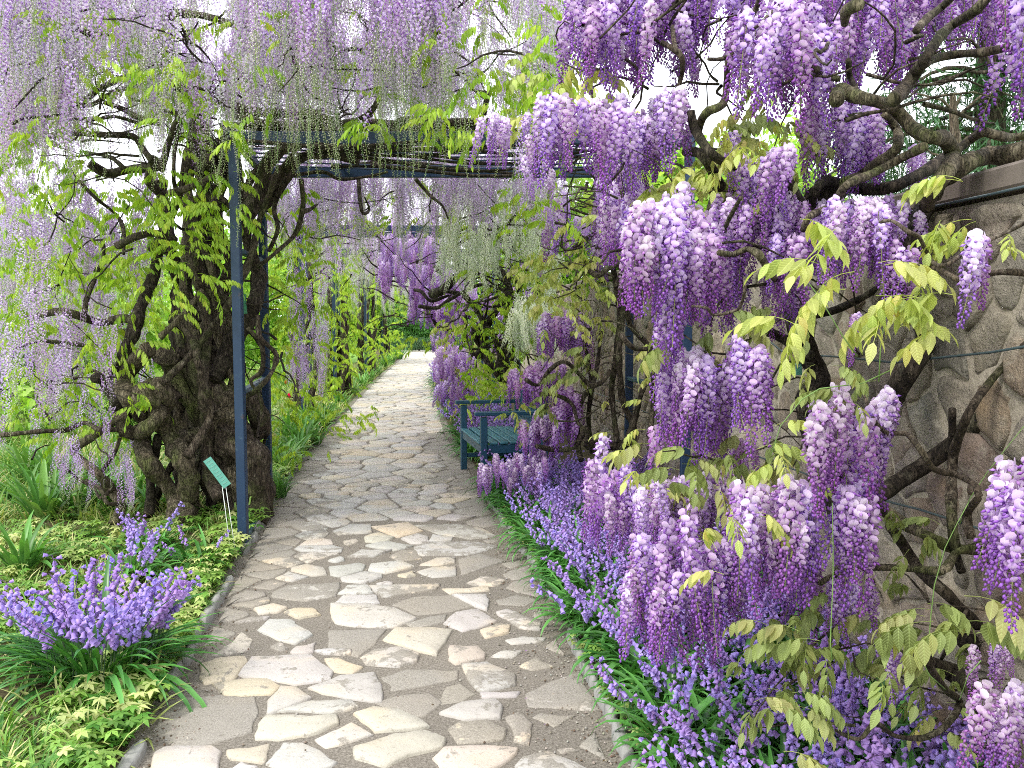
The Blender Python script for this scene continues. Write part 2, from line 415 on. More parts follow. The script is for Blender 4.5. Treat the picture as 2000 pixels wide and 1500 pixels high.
def floret(M, p, o, size, open_, ban, kl, hi=True):
    """pea flower: upright reflexed banner, two wings folded over the keel"""
    o, s, u = frame(o)
    roll = U(-0.75, 0.75)
    s, u = s * cos(roll) + u * sin(roll), u * cos(roll) - s * sin(roll)
    if open_ < 0.28:                                              # closed bud
        L = size * lerp(0.6, 0.95, open_ / 0.28); wd = L * 0.33
        d = (o + Vector((0, 0, -0.5))).normalized()
        a = M.vert(p, jit(kl, .15)); b = M.vert(p + d * L, jit(kl, .15))
        r = [M.vert(p + d * L * 0.55 + (s * cos(t) + u * sin(t)) * wd, jit(mixcol(kl, ban, 0.25), .1)) for t in (0, pi / 2, pi, 3 * pi / 2)]
        for i in range(4):
            M.f.append((a, r[i], r[(i + 1) % 4])); M.f.append((b, r[(i + 1) % 4], r[i]))
        return
    if not hi:
        w_ = size * 0.5; h = size * 0.85
        c1 = jit(ban, .12)
        a = M.vert(p - s * w_ * 0.3, jit(mixcol(ban, kl, .4), .1)); b = M.vert(p + s * w_ * 0.3, mixcol(ban, kl, .4))
        c = M.vert(p + s * w_ + u * h * 0.6 + o * h * .25, c1); d = M.vert(p + u * h + o * h * 0.1, c1); e = M.vert(p - s * w_ + u * h * 0.6 + o * h * .25, c1)
        M.f.append((a, b, c, d, e))
        k = jit(kl, .15)
        q = M.vert(p + o * h * 0.9 - u * h * .35, k)
        r1 = M.vert(p + s * w_ * .5 + o * h * .45, k); r2 = M.vert(p - s * w_ * .5 + o * h * .45, k); r3 = M.vert(p, k)
        M.f.append((r3, r1, q, r2))
        return
    w_ = size * 0.56 * lerp(0.7, 1.0, open_); h = size * 0.92
    bend = lerp(0.75, 0.25, open_)
    g = []
    for j, (hj, wj, oj) in enumerate(((0, .32, 0), (.45, 1.0, .10), (.85, .92, .02), (1.08, .35, -.12))):
        row = []
        for i in (-1, 0, 1):
            q = p + s * (i * w_ * wj) + u * (h * hj * (1 - bend * .4)) + o * (h * (oj + bend * hj * .8) + (0.13 * h if i == 0 and j < 3 else 0) * (1 if j < 2 else -0.6))
            c = mixcol(kl, ban, 0.35 if j == 0 else (0.85 if j == 1 else 1.0))
            if i == 0 and j == 1: c = mixcol(c, (0.9, 0.88, 0.65), 0.35)
            row.append(M.vert(q, jit(c, .07)))
        g.append(row)
    for j in range(3):
        for i in range(2): M.f.append((g[j][i], g[j][i + 1], g[j + 1][i + 1], g[j + 1][i]))
    # wings
    L = size * 0.85; d = (o - u * 0.45).normalized(); n2 = d.cross(s)
    tip = M.vert(p + d * L - n2 * L * .05, jit(kl, .12))
    top = M.vert(p + d * L * .5 + n2 * L * .24, jit(mixcol(kl, ban, .25), .12))
    bot = M.vert(p + d * L * .5 - n2 * L * .2, jit(kl, .12)); bs = M.vert(p, kl)
    for sg in (-1, 1):
        m_ = M.vert(p + d * L * .52 + s * (sg * L * .24), jit(mixcol(kl, ban, .12), .12))
        for t in ((bs, m_, top), (top, m_, tip), (bs, bot, m_), (bot, tip, m_)): M.f.append(t if sg > 0 else t[::-1])

def thin(M, a, b, r, c):
    d = (b - a).normalized(); s = d.orthogonal().normalized(); t = d.cross(s)
    v = [[M.vert(p + (s * cos(k) + t * sin(k)) * rr, c) for k in (0, 2.094, 4.189)] for p, rr in ((a, r), (b, r * .7))]
    for i in range(3): M.f.append((v[0][i], v[0][(i + 1) % 3], v[1][(i + 1) % 3], v[1][i]))

BAN = (0.74, 0.57, 0.86); KEEL = (0.34, 0.12, 0.60)
def raceme_dense(length=0.27, Rr=0.046, n=105, hi=True, ban=BAN, keel=KEEL, size=0.022, mat=None, budfrom=.62, name='raceme'):
    M = MB(); ax = []
    bx, by = U(-.03, .03), U(-.03, .03)
    for i in range(9):
        t = i / 8; ax.append(Vector((bx * t * t + sin(t * 5) * .003, by * t * t, -length * t)))
    def axis(t): k = min(7.999, t * 8); i = int(k); return ax[i].lerp(ax[i + 1], k - i)
    for i in range(8): thin(M, ax[i], ax[i + 1], .0016, (0.35, 0.4, 0.15))
    for i in range(n):
        t = (i + U(0, 1)) / n; t = t ** 0.92
        th = i * 2.39996 + U(-.3, .3)
        rr = Rr * (0.55 + 0.45 * min(1, t * 5)) * (1 - 0.80 * t ** 1.25) * U(.5, 1.3)
        c0 = axis(t); od = Vector((cos(th), sin(th), 0))
        p = c0 + od * rr * .55 + Vector((0, 0, rr * .05))
        op = 1 - max(0, (t - .35)) / (budfrom + .12 - .35) if t < budfrom + .1 else 0.1
        op = max(.05, min(1, op + U(-.12, .12)))
        b = mixcol(ban, (0.60, 0.34, 0.78), max(0, min(1, t * 1.3 - .15 + U(-.2, .2)))); k = mixcol(keel, (0.30, 0.09, 0.50), t)
        if i % 2 == 0 or hi: thin(M, c0, p, .0008, (0.42, 0.25, 0.45))
        floret(M, p, od + Vector((U(-.35, .35), U(-.35, .35), lerp(.25, -.9, t) + U(-.3, .3))), size * lerp(1.05, .72, t), op, b, k, hi)
    return M.mesh(name, mat or M_PET)
def raceme_long(length=0.75, n=120, Rr=0.03, ban=(0.88, 0.80, 0.93), keel=(0.40, 0.22, 0.60), green=(0.42, 0.52, 0.22), size=0.019, openfrac=.42, mat=None, name='raceme', lo=True, ns=14):
    """long weeping spray: open florets above, ever smaller pale buds on a green thread below"""
    M = MB(); ax = []
    bx, by = U(-.07, .07), U(-.07, .07); q = U(0, 6)
    for i in range(ns + 1):
        t = i / ns; ax.append(Vector((bx * t + sin(t * 7 + q) * .012, by * t * t + cos(t * 6 + q) * .010, -length * t)))
    def axis(t): k = min(ns - .001, t * ns); i = int(k); return ax[i].lerp(ax[i + 1], k - i)
    for i in range(ns): thin(M, ax[i], ax[i + 1], lerp(.0018, .0012, i / ns), green)
    for i in range(n):
        t = (i + U(0, 1)) / n
        th = i * 2.39996 + U(-.5, .5); od = Vector((cos(th), sin(th), 0)); c0 = axis(t)
        if t < openfrac:
            rr = Rr * U(.6, 1.1); p = c0 + od * rr + Vector((0, 0, -rr * .15))
            thin(M, c0, p, .0006, (0.45, 0.5, 0.3))
            floret(M, p, od + Vector((0, 0, -.45)), size * lerp(1.1, .85, t / openfrac), 1.0, ban, keel, not lo)
        else:
            k = (t - openfrac) / (1 - openfrac)
            rr = Rr * lerp(.75, .28, k) * U(.8, 1.1); p = c0 + od * rr + Vector((0, 0, -rr * .2))
            thin(M, c0, p, .0005, green)
            cc = mixcol(mixcol(ban, keel, .25), (0.62, 0.66, 0.42), min(1, k * 1.4))
            L = size * lerp(.7, .3, k); a = M.vert(p + Vector((0, 0, L * .35)), cc); b = M.vert(p + od * L * .6 - Vector((0, 0, L * .5)), cc)
            s = Vector((-od.y, od.x, 0)) * L * .3
            c = M.vert(p + s, jit(cc, .15)); d = M.vert(p - s, jit(cc, .15)); e = M.vert(p + od * L * .4 + Vector((0, 0, L * .1)), cc)
            M.f += [(a, c, e), (a, e, d), (c, b, e), (e, b, d)]
    return M.mesh(name, mat or M_PETL)

def leaflet(M, p, d, nrm, L, wd, c=(1, 1, 1), seg=4, fold=.25, curl=.25):
    d = d.normalized(); s = d.cross(nrm).normalized(); nrm = s.cross(d).normalized()
    prof = ((0, 0), (.22, .78), (.48, 1.0), (.76, .62), (1, 0)) if seg == 4 else ((0, 0), (.42, 1.0), (1, 0))
    mid = []; le = []; ri = []
    for t, w_ in prof:
        q = p + d * (L * t) - nrm * (L * curl * t * t)
        mid.append(M.vert(q, c, (t, 0)))
        if w_ > 0:
            le.append(M.vert(q + s * (wd * w_) + nrm * (wd * w_ * fold), c, (t, w_)))
            ri.append(M.vert(q - s * (wd * w_) + nrm * (wd * w_ * fold), c, (t, -w_)))
    n = len(le)
    M.f += [(mid[0], mid[1], le[0]), (mid[0], ri[0], mid[1])]
    for i in range(n - 1):
        M.f += [(mid[i + 1], mid[i + 2], le[i + 1], le[i]), (mid[i + 1], ri[i], ri[i + 1], mid[i + 2])]
    M.f += [(mid[-2], mid[-1], le[-1]), (mid[-2], ri[-1], mid[-1])]
def compound_leaf(mat, L=0.22, pairs=5, ll=0.058, lw=0.0125, droop=0.9, seg=4, arch=.35, stem=(0.8, 0.8, 0.5), name='leaf'):
    M = MB(); M.use_luv = True
    pts = []
    for i in range(pairs + 3):
        t = i / (pairs + 2); pts.append(Vector((L * t * (1 - .15 * t), sin(t * 3) * .008, L * arch * (t - 1.7 * t * t))))
    for i in range(len(pts) - 1): thin(M, pts[i], pts[i + 1], .0013, stem)
    for i in range(2, pairs + 2):
        t = i / (pairs + 2); p = pts[i]; fw = (pts[i + 1] - pts[i]).normalized()
        k = ll * (0.75 + .35 * sin(t * 3.0)) * U(.88, 1.1)
        for sg in (-1, 1):
            dr = droop * U(.75, 1.25)
            d = Vector((0, sg, 0)) * cos(dr) + Vector((0, 0, -1)) * sin(dr) + fw * U(.25, .6)
            nr = Vector((0, 0, 1)) * cos(dr) + Vector((0, sg, 0)) * sin(dr) + Vector((U(-.3, .3), U(-.3, .3), 0))
            sh = U(.68, 1.2); rd = 1 + max(0, U(-1.2, .3))
            leaflet(M, p, d, nr, k, lw * k / .058 * U(.8, 1.15), (sh * rd, sh, sh * .9), seg, U(.1, .4), U(.0, .6))
    fw = (pts[-1] - pts[-2]).normalized()
    leaflet(M, pts[-1], fw + Vector((0, 0, -.3 * droop)), Vector((0, 0, 1)), ll * 1.05, lw, (1, 1, 1), seg)
    return M.mesh(name, mat)

def strap(M, p, az, L, wd, lean, curl, c=(1, 1, 1), seg=6):
    """arching strap leaf with a V section"""
    h = Vector((cos(az), sin(az), 0)); s = Vector((-sin(az), cos(az), 0))
    q = Vector(p); ang = lean; prev = None; tw = U(-.25, .25)
    for i in range(seg + 1):
        t = i / seg
        wv = wd * (0.75 + .6 * t if t < .4 else 1.0) * (1 - max(0, (t - .55) / .45) ** 1.8)
        up = Vector((0, 0, 1)) * cos(ang) + h * sin(ang)
        nr = Vector((0, 0, 1)) * sin(ang) - h * cos(ang)
        s2 = s * cos(tw * t) + nr * sin(tw * t)
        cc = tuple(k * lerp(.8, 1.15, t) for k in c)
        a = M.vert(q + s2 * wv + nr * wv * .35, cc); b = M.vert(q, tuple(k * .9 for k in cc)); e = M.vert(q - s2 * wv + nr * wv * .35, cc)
        if prev:
            M.f += [(prev[0], prev[1], b, a), (prev[1], prev[2], e, b)]
        prev = (a, b, e)
        q = q + up * (L / seg); ang += curl / seg * (1 + t)
def bell(M, p, d, size, c):
    d, s, u = frame(d)
    rings = []
    for t, r in ((0, .18), (.25, .36), (.7, .36), (1.0, .62)):
        rings.append([M.vert(p + d * size * t + (s * cos(k * pi / 3) + u * sin(k * pi / 3)) * size * r * (1 if t < 1 or k % 2 else .75), jit(mixcol(c, (0.62, 0.52, 0.95), t * .35), .1)) for k in range(6)])
    for i in range(3):
        for k in range(6): M.f.append((rings[i][k], rings[i][(k + 1) % 6], rings[i + 1][(k + 1) % 6], rings[i + 1][k]))
    M.f.append(tuple(rings[0][::-1]))
def bluebell_stalk(h=.34, n=11, size=.0215, name='flower_stalk'):
    M = MB(); az = 0; pts = []
    for i in range(8):
        t = i / 7; pts.append(Vector((h * .32 * t ** 2.6, sin(t * 3) * .006, h * (t - .14 * t ** 3))))
    for i in range(7): thin(M, pts[i], pts[i + 1], .0028 * (1 - i * .08), (0.12, 0.2, 0.1) if i < 4 else (0.2, 0.13, 0.3))
    for i in range(n):
        t = .5 + .5 * i / (n - 1); k = t * 6.99; j = int(k); p = pts[j].lerp(pts[min(7, j + 1)], k - j)
        a = U(-1.9, 1.9) + (i % 2) * 2.4; od = Vector((cos(a), sin(a), .1)); q = p + od * .010
        thin(M, p, q, .0009, (0.25, 0.15, 0.4))
        bell(M, q, od * .7 + Vector((0, 0, -1.0 if t < .92 else .1)), size * lerp(1.0, .65, (t - .5) * 2) , (0.43, 0.29, 0.73))
    return M.mesh(name, M_BELL)
def tuft(n=34, L=.3, wd=.0115, mat=None, spread=(.15, .9), curl=(.5, 1.9), rad=.05, name='foliage', seg=6):
    M = MB()
    for i in range(n):
        a = U(0, 2 * pi); r = rad * math.sqrt(U(0, 1))
        sh = U(.7, 1.3)
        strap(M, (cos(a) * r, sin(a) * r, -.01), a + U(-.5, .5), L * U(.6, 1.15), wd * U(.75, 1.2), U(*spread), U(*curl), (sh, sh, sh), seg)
    return M.mesh(name, mat or M_STRAP)
def rosette(n=9, r=.07, mat=None, name='rosette'):
    """anemone like leaf: lobed fans on short stems"""
    M = MB()
    for i in range(n):
        a = U(0, 2 * pi); rr = r * U(.1, 1); top = Vector((cos(a) * rr, sin(a) * rr, U(.03, .09)))
        thin(M, Vector((cos(a) * rr * .2, sin(a) * rr * .2, -.01)), top, .0012, (0.7, .75, .5))
        a0 = U(0, 6.28); sh = U(.75, 1.3)
        for k in range(6):
            b = a0 + k * pi / 3 + U(-.15, .15); d = Vector((cos(b), sin(b), U(-.25, .25)))
            leaflet(M, top, d, Vector((0, 0, 1)), U(.025, .042), U(.006, .010), (sh, sh, sh), 2, .2, .3)
    return M.mesh(name, mat or M_COVER)
def leafclump(mat, n=34, rad=.22, L=.075, wd=.02, name='leaves', flat=.8):
    M = MB()
    for i in range(n):
        p = Vector((random.gauss(0, .5), random.gauss(0, .5), random.gauss(0, .5 * flat))) * rad
        d = Vector((U(-1, 1), U(-1, 1), U(-1.1, .3))); sh = U(.7, 1.3)
        leaflet(M, p, d, Vector((U(-.5, .5), U(-.5, .5), 1)), L * U(.6, 1.2), wd * U(.7, 1.2), (sh, sh, sh), 2)
    return M.mesh(name, mat)

random.seed(21)
RAC = {
 'dense': [raceme_dense(U(.19, .32), U(.034, .046), 92, True, size=.0215) for _ in range(5)] + [raceme_dense(U(.20, .30), U(.03, .04), 58, True, size=.021, budfrom=.38) for _ in range(2)] + [raceme_dense(U(.14, .2), U(.036, .042), 60, True, size=.022)],
 'pale': [raceme_dense(U(.16, .27), U(.036, .048), 84, True, ban=(0.84, 0.72, 0.90), keel=(0.50, 0.25, 0.70), size=.022) for _ in range(5)],
 'mid': [raceme_dense(U(.24, .32), U(.045, .055), 70, False, ban=(0.93, 0.80, 0.97), keel=(0.56, 0.28, 0.80), size=.030) for _ in range(4)],
 'rose': [raceme_dense(U(.2, .28), U(.042, .05), 80, False, ban=(0.80, 0.60, 0.84), keel=(0.40, 0.14, 0.52), size=.025) for _ in range(4)],
 'long': [raceme_long(U(.62, .85), 150) for _ in range(6)],
 'longv': [raceme_long(U(.45, .62), 110, ban=(0.82, 0.68, 0.92), keel=(0.42, 0.18, 0.66), openfrac=.72) for _ in range(5)],
 'white': [raceme_long(U(.38, .5), 110, Rr=.02, ban=(0.90, 0.94, 0.80), keel=(0.78, 0.86, 0.6), openfrac=.8, size=.020) for _ in range(4)],
 'green': [raceme_long(U(.5, .75), 110, Rr=.02, ban=(0.68, 0.66, 0.72), keel=(0.5, 0.4, 0.55), green=(0.45, .6, .25), openfrac=.18) for _ in range(4)],
 'hero': [raceme_long(1.0, 120, Rr=.034, ban=(0.82, 0.74, 0.90), keel=(0.45, 0.25, 0.72), openfrac=.5, size=.022, lo=False)],
}
RLEN = {k: [max(-v.co.z for v in m.vertices) for m in ms] for k, ms in RAC.items()}
LEAF = {
 'lime': [compound_leaf(M_LIME, U(.2, .26), 5, .058, .0098, 1.15) for _ in range(4)],
 'limef': [compound_leaf(M_LIME, U(.2, .26), 5, .060, .0112, 1.05, 2) for _ in range(4)],
 'olive': [compound_leaf(M_OLIVE, U(.17, .23), 4, .062, .0145, .85) for _ in range(4)],
 'yel': [compound_leaf(M_YEL, U(.16, .22), 4, .058, .014, .8) for _ in range(4)],
}
BBS = [bluebell_stalk(U(.30, .40), random.randint(11, 16)) for _ in range(5)]
BBT = [tuft(30, .30) for _ in range(4)]
STR = [tuft(20, .42, .016, M_STRAPB, (.05, .6), (.3, 1.5), .06) for _ in range(3)]
ROS = [rosette() for _ in range(4)]
GRS = [tuft(14, .14, .0035, M_GRASS, (.1, .9), (.3, 1.4), .04, 'grass', 3) for _ in range(3)]

def hang(plant, part, kinds, placements, cap, base):
    """placements: (loc, euler, scale, kind, idx). The nearest become parts of their own, the rest one mass"""
    lib = RAC if kinds == 'R' else LEAF
    placements.sort(key=lambda p: p[0].length - 0.0)
    first = {}
    for p in placements[:cap]:
        me = lib[p[3]][p[4]]
        o = obj(part, me, plant, p[0] - base, p[1], p[2]); first.setdefault((p[3], p[4]), o)
    rest = placements[cap:]
    by = {}
    for p in rest: by.setdefault(p[3], []).append(p)
    if rest:
        keys = sorted(first.keys()); src = [first[k] for k in keys]; where = {k: i for i, k in enumerate(keys)}
        pl = []
        for p in rest:
            k = (p[3], p[4])
            if k not in where:
                same = [q for q in keys if q[0] == p[3]]
                k = same[p[4] % len(same)] if same else keys[0]
            pl.append((p[0], p[1], p[2], where[k]))
        scatter(part + '_mass', pl, src, plant, 'stuff', base)

GAPS = [(400, 70, 60, 50), (215, 270, 75, 60), (960, 70, 75, 60), (1560, 215, 60, 55), (200, 165, 45, 50), (230, 350, 50, 30), (1395, 120, 30, 60), (690, 30, 40, 30)]
def gap(px, py):
    return any(((px - a) / c) ** 2 + ((py - b) / d) ** 2 < 1 for a, b, c, d in GAPS)
def R_region(x0, x1, y0, y1, d0, d1, n, kind, s0=.8, s1=1.15, gaps=True, edge=1.0):
    """sprays hung so that they fill a stretch of the vine between two heights"""
    res = []; tries = 0
    while len(res) < n and tries < n * 6:
        tries += 1
        k = random.choice(kind) if isinstance(kind, (list, tuple)) else kind
        i = random.randrange(len(RAC[k])); d = U(d0, d1); s = U(s0, s1)
        lpx = RLEN[k][i] * s * F / d
        px = U(x0, x1); jt = min(90, (y1 - y0) * .3) * (noise.noise(Vector((px * .021, d * 2, y0 * .1))) + U(-.15, .35))
        lo = y0 + jt; hi = max(lo + 10, y1 - lpx + jt * .3); py = U(lo, hi)
        if k in ('long', 'longv', 'green') and noise.noise(Vector((px * .014, d * 1.5, 3.1))) + .35 * noise.noise(Vector((px * .05, d * 3, 7.1))) < -.08 and U(0, 1) < .8: continue
        if gaps and any(gap(px, py + lpx * t) for t in (0.05, .35, .6)) and U(0, 1) < .88: continue
        p = W(px, py, d)
        if p.z - RLEN[k][i] * s < .06: continue
        res.append((p, (U(-.16, .16), U(-.16, .16), U(0, 6.28)), s, k, i))
    return res
def L_region(x0, x1, y0, y1, d0, d1, n, kind, s0=.75, s1=1.15, gaps=True):
    res = []; tries = 0
    while len(res) < n and tries < n * 6:
        tries += 1
        d = U(d0, d1); px = U(x0, x1); py = U(y0, y1)
        if gaps and gap(px, py) and U(0, 1) < .85: continue
        p = W(px, py, d)
        if p.z < .05: continue
        # clump a bit: leaves come in sprays of three or four
        a0 = U(0, 6.28)
        for q in range(random.choice((1, 2, 3))):
            res.append((p + Vector((U(-.05, .05), U(-.05, .05), U(-.05, .05))), (U(-.35, .35), U(-.3, .5), a0 + U(-1.2, 1.2)), U(s0, s1), kind, random.randrange(4)))
    return res[:n]

def branches(plant, base, specs, mat_map, name='branch'):
    """specs: (key, d, radius_px | (r0, r1), [(px, py[, d])...]) - tubes through points of the place"""
    for key, d, r, pts in specs:
        ps = []
        for i, q in enumerate(pts):
            dd = q[2] if len(q) > 2 else d + 0.10 * sin(i * 1.9 + d * 7)
            ps.append(W(q[0], q[1], dd) - base)
        r0, r1 = r if isinstance(r, tuple) else (r, r * .75)
        M = MB(); k = d / F
        M.tube(ps, [lerp(r0, r1, i / (len(ps) - 1)) * k for i in range(len(ps))], 9 if r0 > 6 else 6, .16, max(.03, r0 * k * .9), nscale=7)
        obj('stem' if key == 's' else name, M.mesh(name, mat_map), plant)
def twigs(plant, base, regions, mat, name='twig_mass'):
    """the tangle of fine twigs and old canes that carries the sprays: too many and too fine to tell apart"""
    M = MB()
    for x0, x1, y0, y1, d0, d1, n, r in regions:
        for _ in range(n):
            d = U(d0, d1); p = W(U(x0, x1), U(y0, y1), d) - base
            a = U(0, 6.28); v = Vector((cos(a), sin(a) * .6, U(-.35, .5))).normalized(); pts = [p]
            for k in range(random.randint(4, 8)):
                v = (v + Vector((U(-.45, .45), U(-.45, .45), U(-.5, .4)))).normalized(); pts.append(pts[-1] + v * U(.035, .075) * (d / 2) ** .5)
            if min(q.z + base.z for q in pts) < .1: continue
            pp = [to_px(q + base) for q in pts]
            if any(q is None or q[0] < x0 - 40 or q[0] > x1 + 40 or q[1] > y1 + 40 for q in pp): continue
            M.tube(pts, (r * U(.6, 1.3), r * .35), 5, .12, .07, cap=False)
    return tag(obj(name, M.mesh(name, mat), plant), kind='stuff')

# ================================================================== THE PLACE
# ------------------------------------------------------------------ path, flagstones, kerb, ground
EL = [G(*q) for q in ((300, 1480), (345, 1380), (390, 1290), (470, 1130), (530, 1020), (560, 955), (600, 900), (640, 850), (700, 780), (750, 732), (790, 697))]
ER = [G(*q) for q in ((1200, 1480), (1160, 1380), (1110, 1280), (1030, 1110), (975, 1030), (935, 960), (905, 905), (866, 850), (850, 790), (845, 730), (848, 697))]
EL = [Vector((-1.18, -4, 0)), Vector((-1.18, 2.0, 0))] + EL + [EL[-1] + Vector((-.8, 4, 0))]
ER = [Vector((.42, -4, 0)), Vector((.38, 2.0, 0))] + ER + [ER[-1] + Vector((.6, 4, 0))]
def edge_x(E, y):
    if y <= E[0].y: return E[0].x
    for a, b in zip(E, E[1:]):
        if y <= b.y: return lerp(a.x, b.x, (y - a.y) / max(1e-6, b.y - a.y))
    return E[-1].x
# wall line
WX0 = 1.60; WSL = -105 / F
def wall_x(y): return WX0 + WSL * y
WALL_H = 1.9

def strip(name, fa, fb, ys, z, mat, nx=4, kind='structure', bumpy=0.0):
    M = MB(); rows = []
    for y in ys:
        a, b = fa(y), fb(y)
        rows.append([M.vert((lerp(a, b, i / nx), y, z + (bumpy * noise.noise(Vector((lerp(a, b, i / nx) * 2.3, y * 2.3, 1))) if 0 < i < nx else -0.03 if bumpy else 0))) for i in range(nx + 1)])
    for r, s in zip(rows, rows[1:]):
        for i in range(nx): M.f.append((r[i], r[i + 1], s[i + 1], s[i]))
    return tag(obj(name, M.mesh(name, mat)), kind=kind)
M = MB()
for x, y in ((-150, -60), (150, -60), (150, 260), (-150, 260)): M.vert((x, y, -.03))
M.f.append((0, 1, 2, 3)); tag(obj('ground', M.mesh('ground', M_LAWN, False)), kind='structure')
ys = [-4 + .4 * i for i in range(105)]
path = strip('path', lambda y: edge_x(EL, y) - .12, lambda y: edge_x(ER, y) + .12, ys, 0.0, M_MORT, 4)
strip('left_bed', lambda y: edge_x(EL, y) - 1.9 - (.0 if y < 8 else -.6), lambda y: edge_x(EL, y) - .10, ys, .035, M_SOIL, 8, bumpy=.05)
strip('right_bed', lambda y: edge_x(ER, y) + .10, lambda y: max(wall_x(y) + .3, edge_x(ER, y) + 1.0), ys, .04, M_SOIL, 8, bumpy=.05)

def in_poly(p, poly):
    r = False; n = len(poly)
    for i in range(n):
        a, b = poly[i], poly[(i + 1) % n]
        if (a[1] > p[1]) != (b[1] > p[1]) and p[0] < (b[0] - a[0]) * (p[1] - a[1]) / (b[1] - a[1]) + a[0]: r = not r
    return r
def clip(poly, m, nrm):
    o = []
    for i in range(len(poly)):
        a, b = poly[i], poly[(i + 1) % len(poly)]
        da = (a[0] - m[0]) * nrm[0] + (a[1] - m[1]) * nrm[1]; db = (b[0] - m[0]) * nrm[0] + (b[1] - m[1]) * nrm[1]
        if da <= 0: o.append(a)
        if (da < 0) != (db < 0) and abs(da - db) > 1e-12:
            t = da / (da - db); o.append((a[0] + (b[0] - a[0]) * t, a[1] + (b[1] - a[1]) * t))
    return o
def voronoi(seeds, box, sx=1.0):
    cells = []; g = {}
    cs = .5
    for i, s in enumerate(seeds): g.setdefault((int(s[0] // cs), int(s[1] // cs)), []).append(i)
    for i, s in enumerate(seeds):
        cx, cy_ = int(s[0] // cs), int(s[1] // cs)
        poly = [(s[0] - .5, s[1] - .5), (s[0] + .5, s[1] - .5), (s[0] + .5, s[1] + .5), (s[0] - .5, s[1] + .5)]
        for dx in (-2, -1, 0, 1, 2):
            for dy in (-2, -1, 0, 1, 2):
                for j in g.get((cx + dx, cy_ + dy), ()):
                    if j == i: continue
                    t = seeds[j]; poly = clip(poly, ((s[0] + t[0]) / 2, (s[1] + t[1]) / 2), (t[0] - s[0], t[1] - s[1]))
                    if len(poly) < 3: break
        poly = [(min(max(q[0], box[0]), box[2]), min(max(q[1], box[1]), box[3])) for q in poly]
        cells.append(poly)
    return cells
def roughen(poly, step, amp):
    o = []; n = len(poly)
    for i in range(n):
        a, b = poly[i], poly[(i + 1) % n]; L = math.hypot(b[0] - a[0], b[1] - a[1]); k = max(1, int(L / step))
        for j in range(k):
            t = j / k; x, y = lerp(a[0], b[0], t), lerp(a[1], b[1], t)
            nn = noise.noise_vector(Vector((x * 14, y * 14, 3.3)))
            o.append((x + nn.x * amp, y + nn.y * amp))
    return o
def inset(poly, d):
    cx = sum(p[0] for p in poly) / len(poly); cy_ = sum(p[1] for p in poly) / len(poly); o = []
    for x, y in poly:
        r = math.hypot(x - cx, y - cy_); k = max(.3, (r - d) / r) if r > 1e-6 else 1
        o.append((cx + (x - cx) * k, cy_ + (y - cy_) * k))
    return o, (cx, cy_)
def flat_stone(M, poly, h, col, tilt=(0, 0)):
    """a slab set in the joint: rough outline, rounded arris, slightly uneven top"""
    top, c = inset(poly, .012); n = len(poly); mid, _ = inset(poly, .004)
    z = lambda x, y: (x - c[0]) * tilt[0] + (y - c[1]) * tilt[1] + .004 * noise.noise(Vector((x * 9, y * 9, 0)))
    r0 = [M.vert((x, y, -.02), col) for x, y in poly]
    r1 = [M.vert((x, y, h * .55 + z(x, y)), col) for x, y in mid]
    r2 = [M.vert((x, y, h + z(x, y)), col) for x, y in top]
    r3 = [M.vert((lerp(c[0], x, .5), lerp(c[1], y, .5), h + .002 + z(x, y) * .5), col) for x, y in top]
    cc = M.vert((c[0], c[1], h + .002), col)
    for a, b in ((r0, r1), (r1, r2), (r2, r3)):
        for i in range(n): M.f.append((a[i], a[(i + 1) % n], b[(i + 1) % n], b[i]))
    for i in range(n): M.f.append((r3[i], r3[(i + 1) % n], cc))
def stone_obj(name, M, mat, parent, worn=0.0, loc=None):
    me = M.mesh(name, mat)
    a = me.attributes.new('worn', 'FLOAT', 'POINT'); a.data.foreach_set('value', [worn] * len(me.vertices))
    return obj(name, me, parent, loc)

c7 = lambda x, y: (x / 2.857, 975 + y / 2.857)
c8 = lambda x, y: (600 + x / 2.857, 975 + y / 2.857)
# the big slabs of the foreground, outline by outline; last number: how much grit has covered the slab (0 clean .. 1 sunken)
SL7 = [([(870,1430),(920,1400),(1180,1390),(1230,1420),(1200,1520),(860,1520)],0),([(1270,1410),(1500,1372),(1470,1480),(1290,1460)],.15),([(1500,1480),(1590,1370),(1690,1365),(1750,1390),(1870,1470),(1700,1560)],.1),
 ([(1430,1320),(1490,1215),(1730,1225),(1860,1215),(1870,1260),(1760,1310),(1560,1350),(1440,1340)],0),([(1490,1200),(1505,1130),(1570,1060),(1650,1060),(1730,1120),(1600,1175)],0),([(1570,1190),(1740,1135),(1960,1130),(1990,1165),(1880,1200)],0),
 ([(1200,1040),(1370,1010),(1490,1010),(1560,1050),(1500,1095),(1260,1100)],.1),([(1350,985),(1420,890),(1730,875),(1840,965),(1830,1010),(1640,1035)],.12),([(1120,1000),(1130,930),(1210,900),(1360,890),(1370,920),(1300,1010),(1150,1030)],.1),
 ([(1190,880),(1300,800),(1350,750),(1400,790),(1390,840),(1290,865)],.3),([(1440,735),(1510,680),(1620,680),(1730,760),(1640,810),(1530,780)],0),([(1590,635),(1640,615),(1750,612),(1785,650),(1670,672)],.1),
 ([(1620,860),(1650,830),(1760,810),(1740,860),(1640,868)],0),([(1530,520),(1600,490),(1880,475),(1860,545),(1700,570),(1540,550)],.5),([(1310,690),(1400,665),(1500,660),(1480,680),(1320,695)],.2),
 ([(960,1130),(1200,1105),(1400,1120),(1420,1200),(1380,1300),(1180,1360),(1000,1380),(880,1300)],.95),([(1510,830),(1570,795),(1610,840),(1560,850)],.5)]
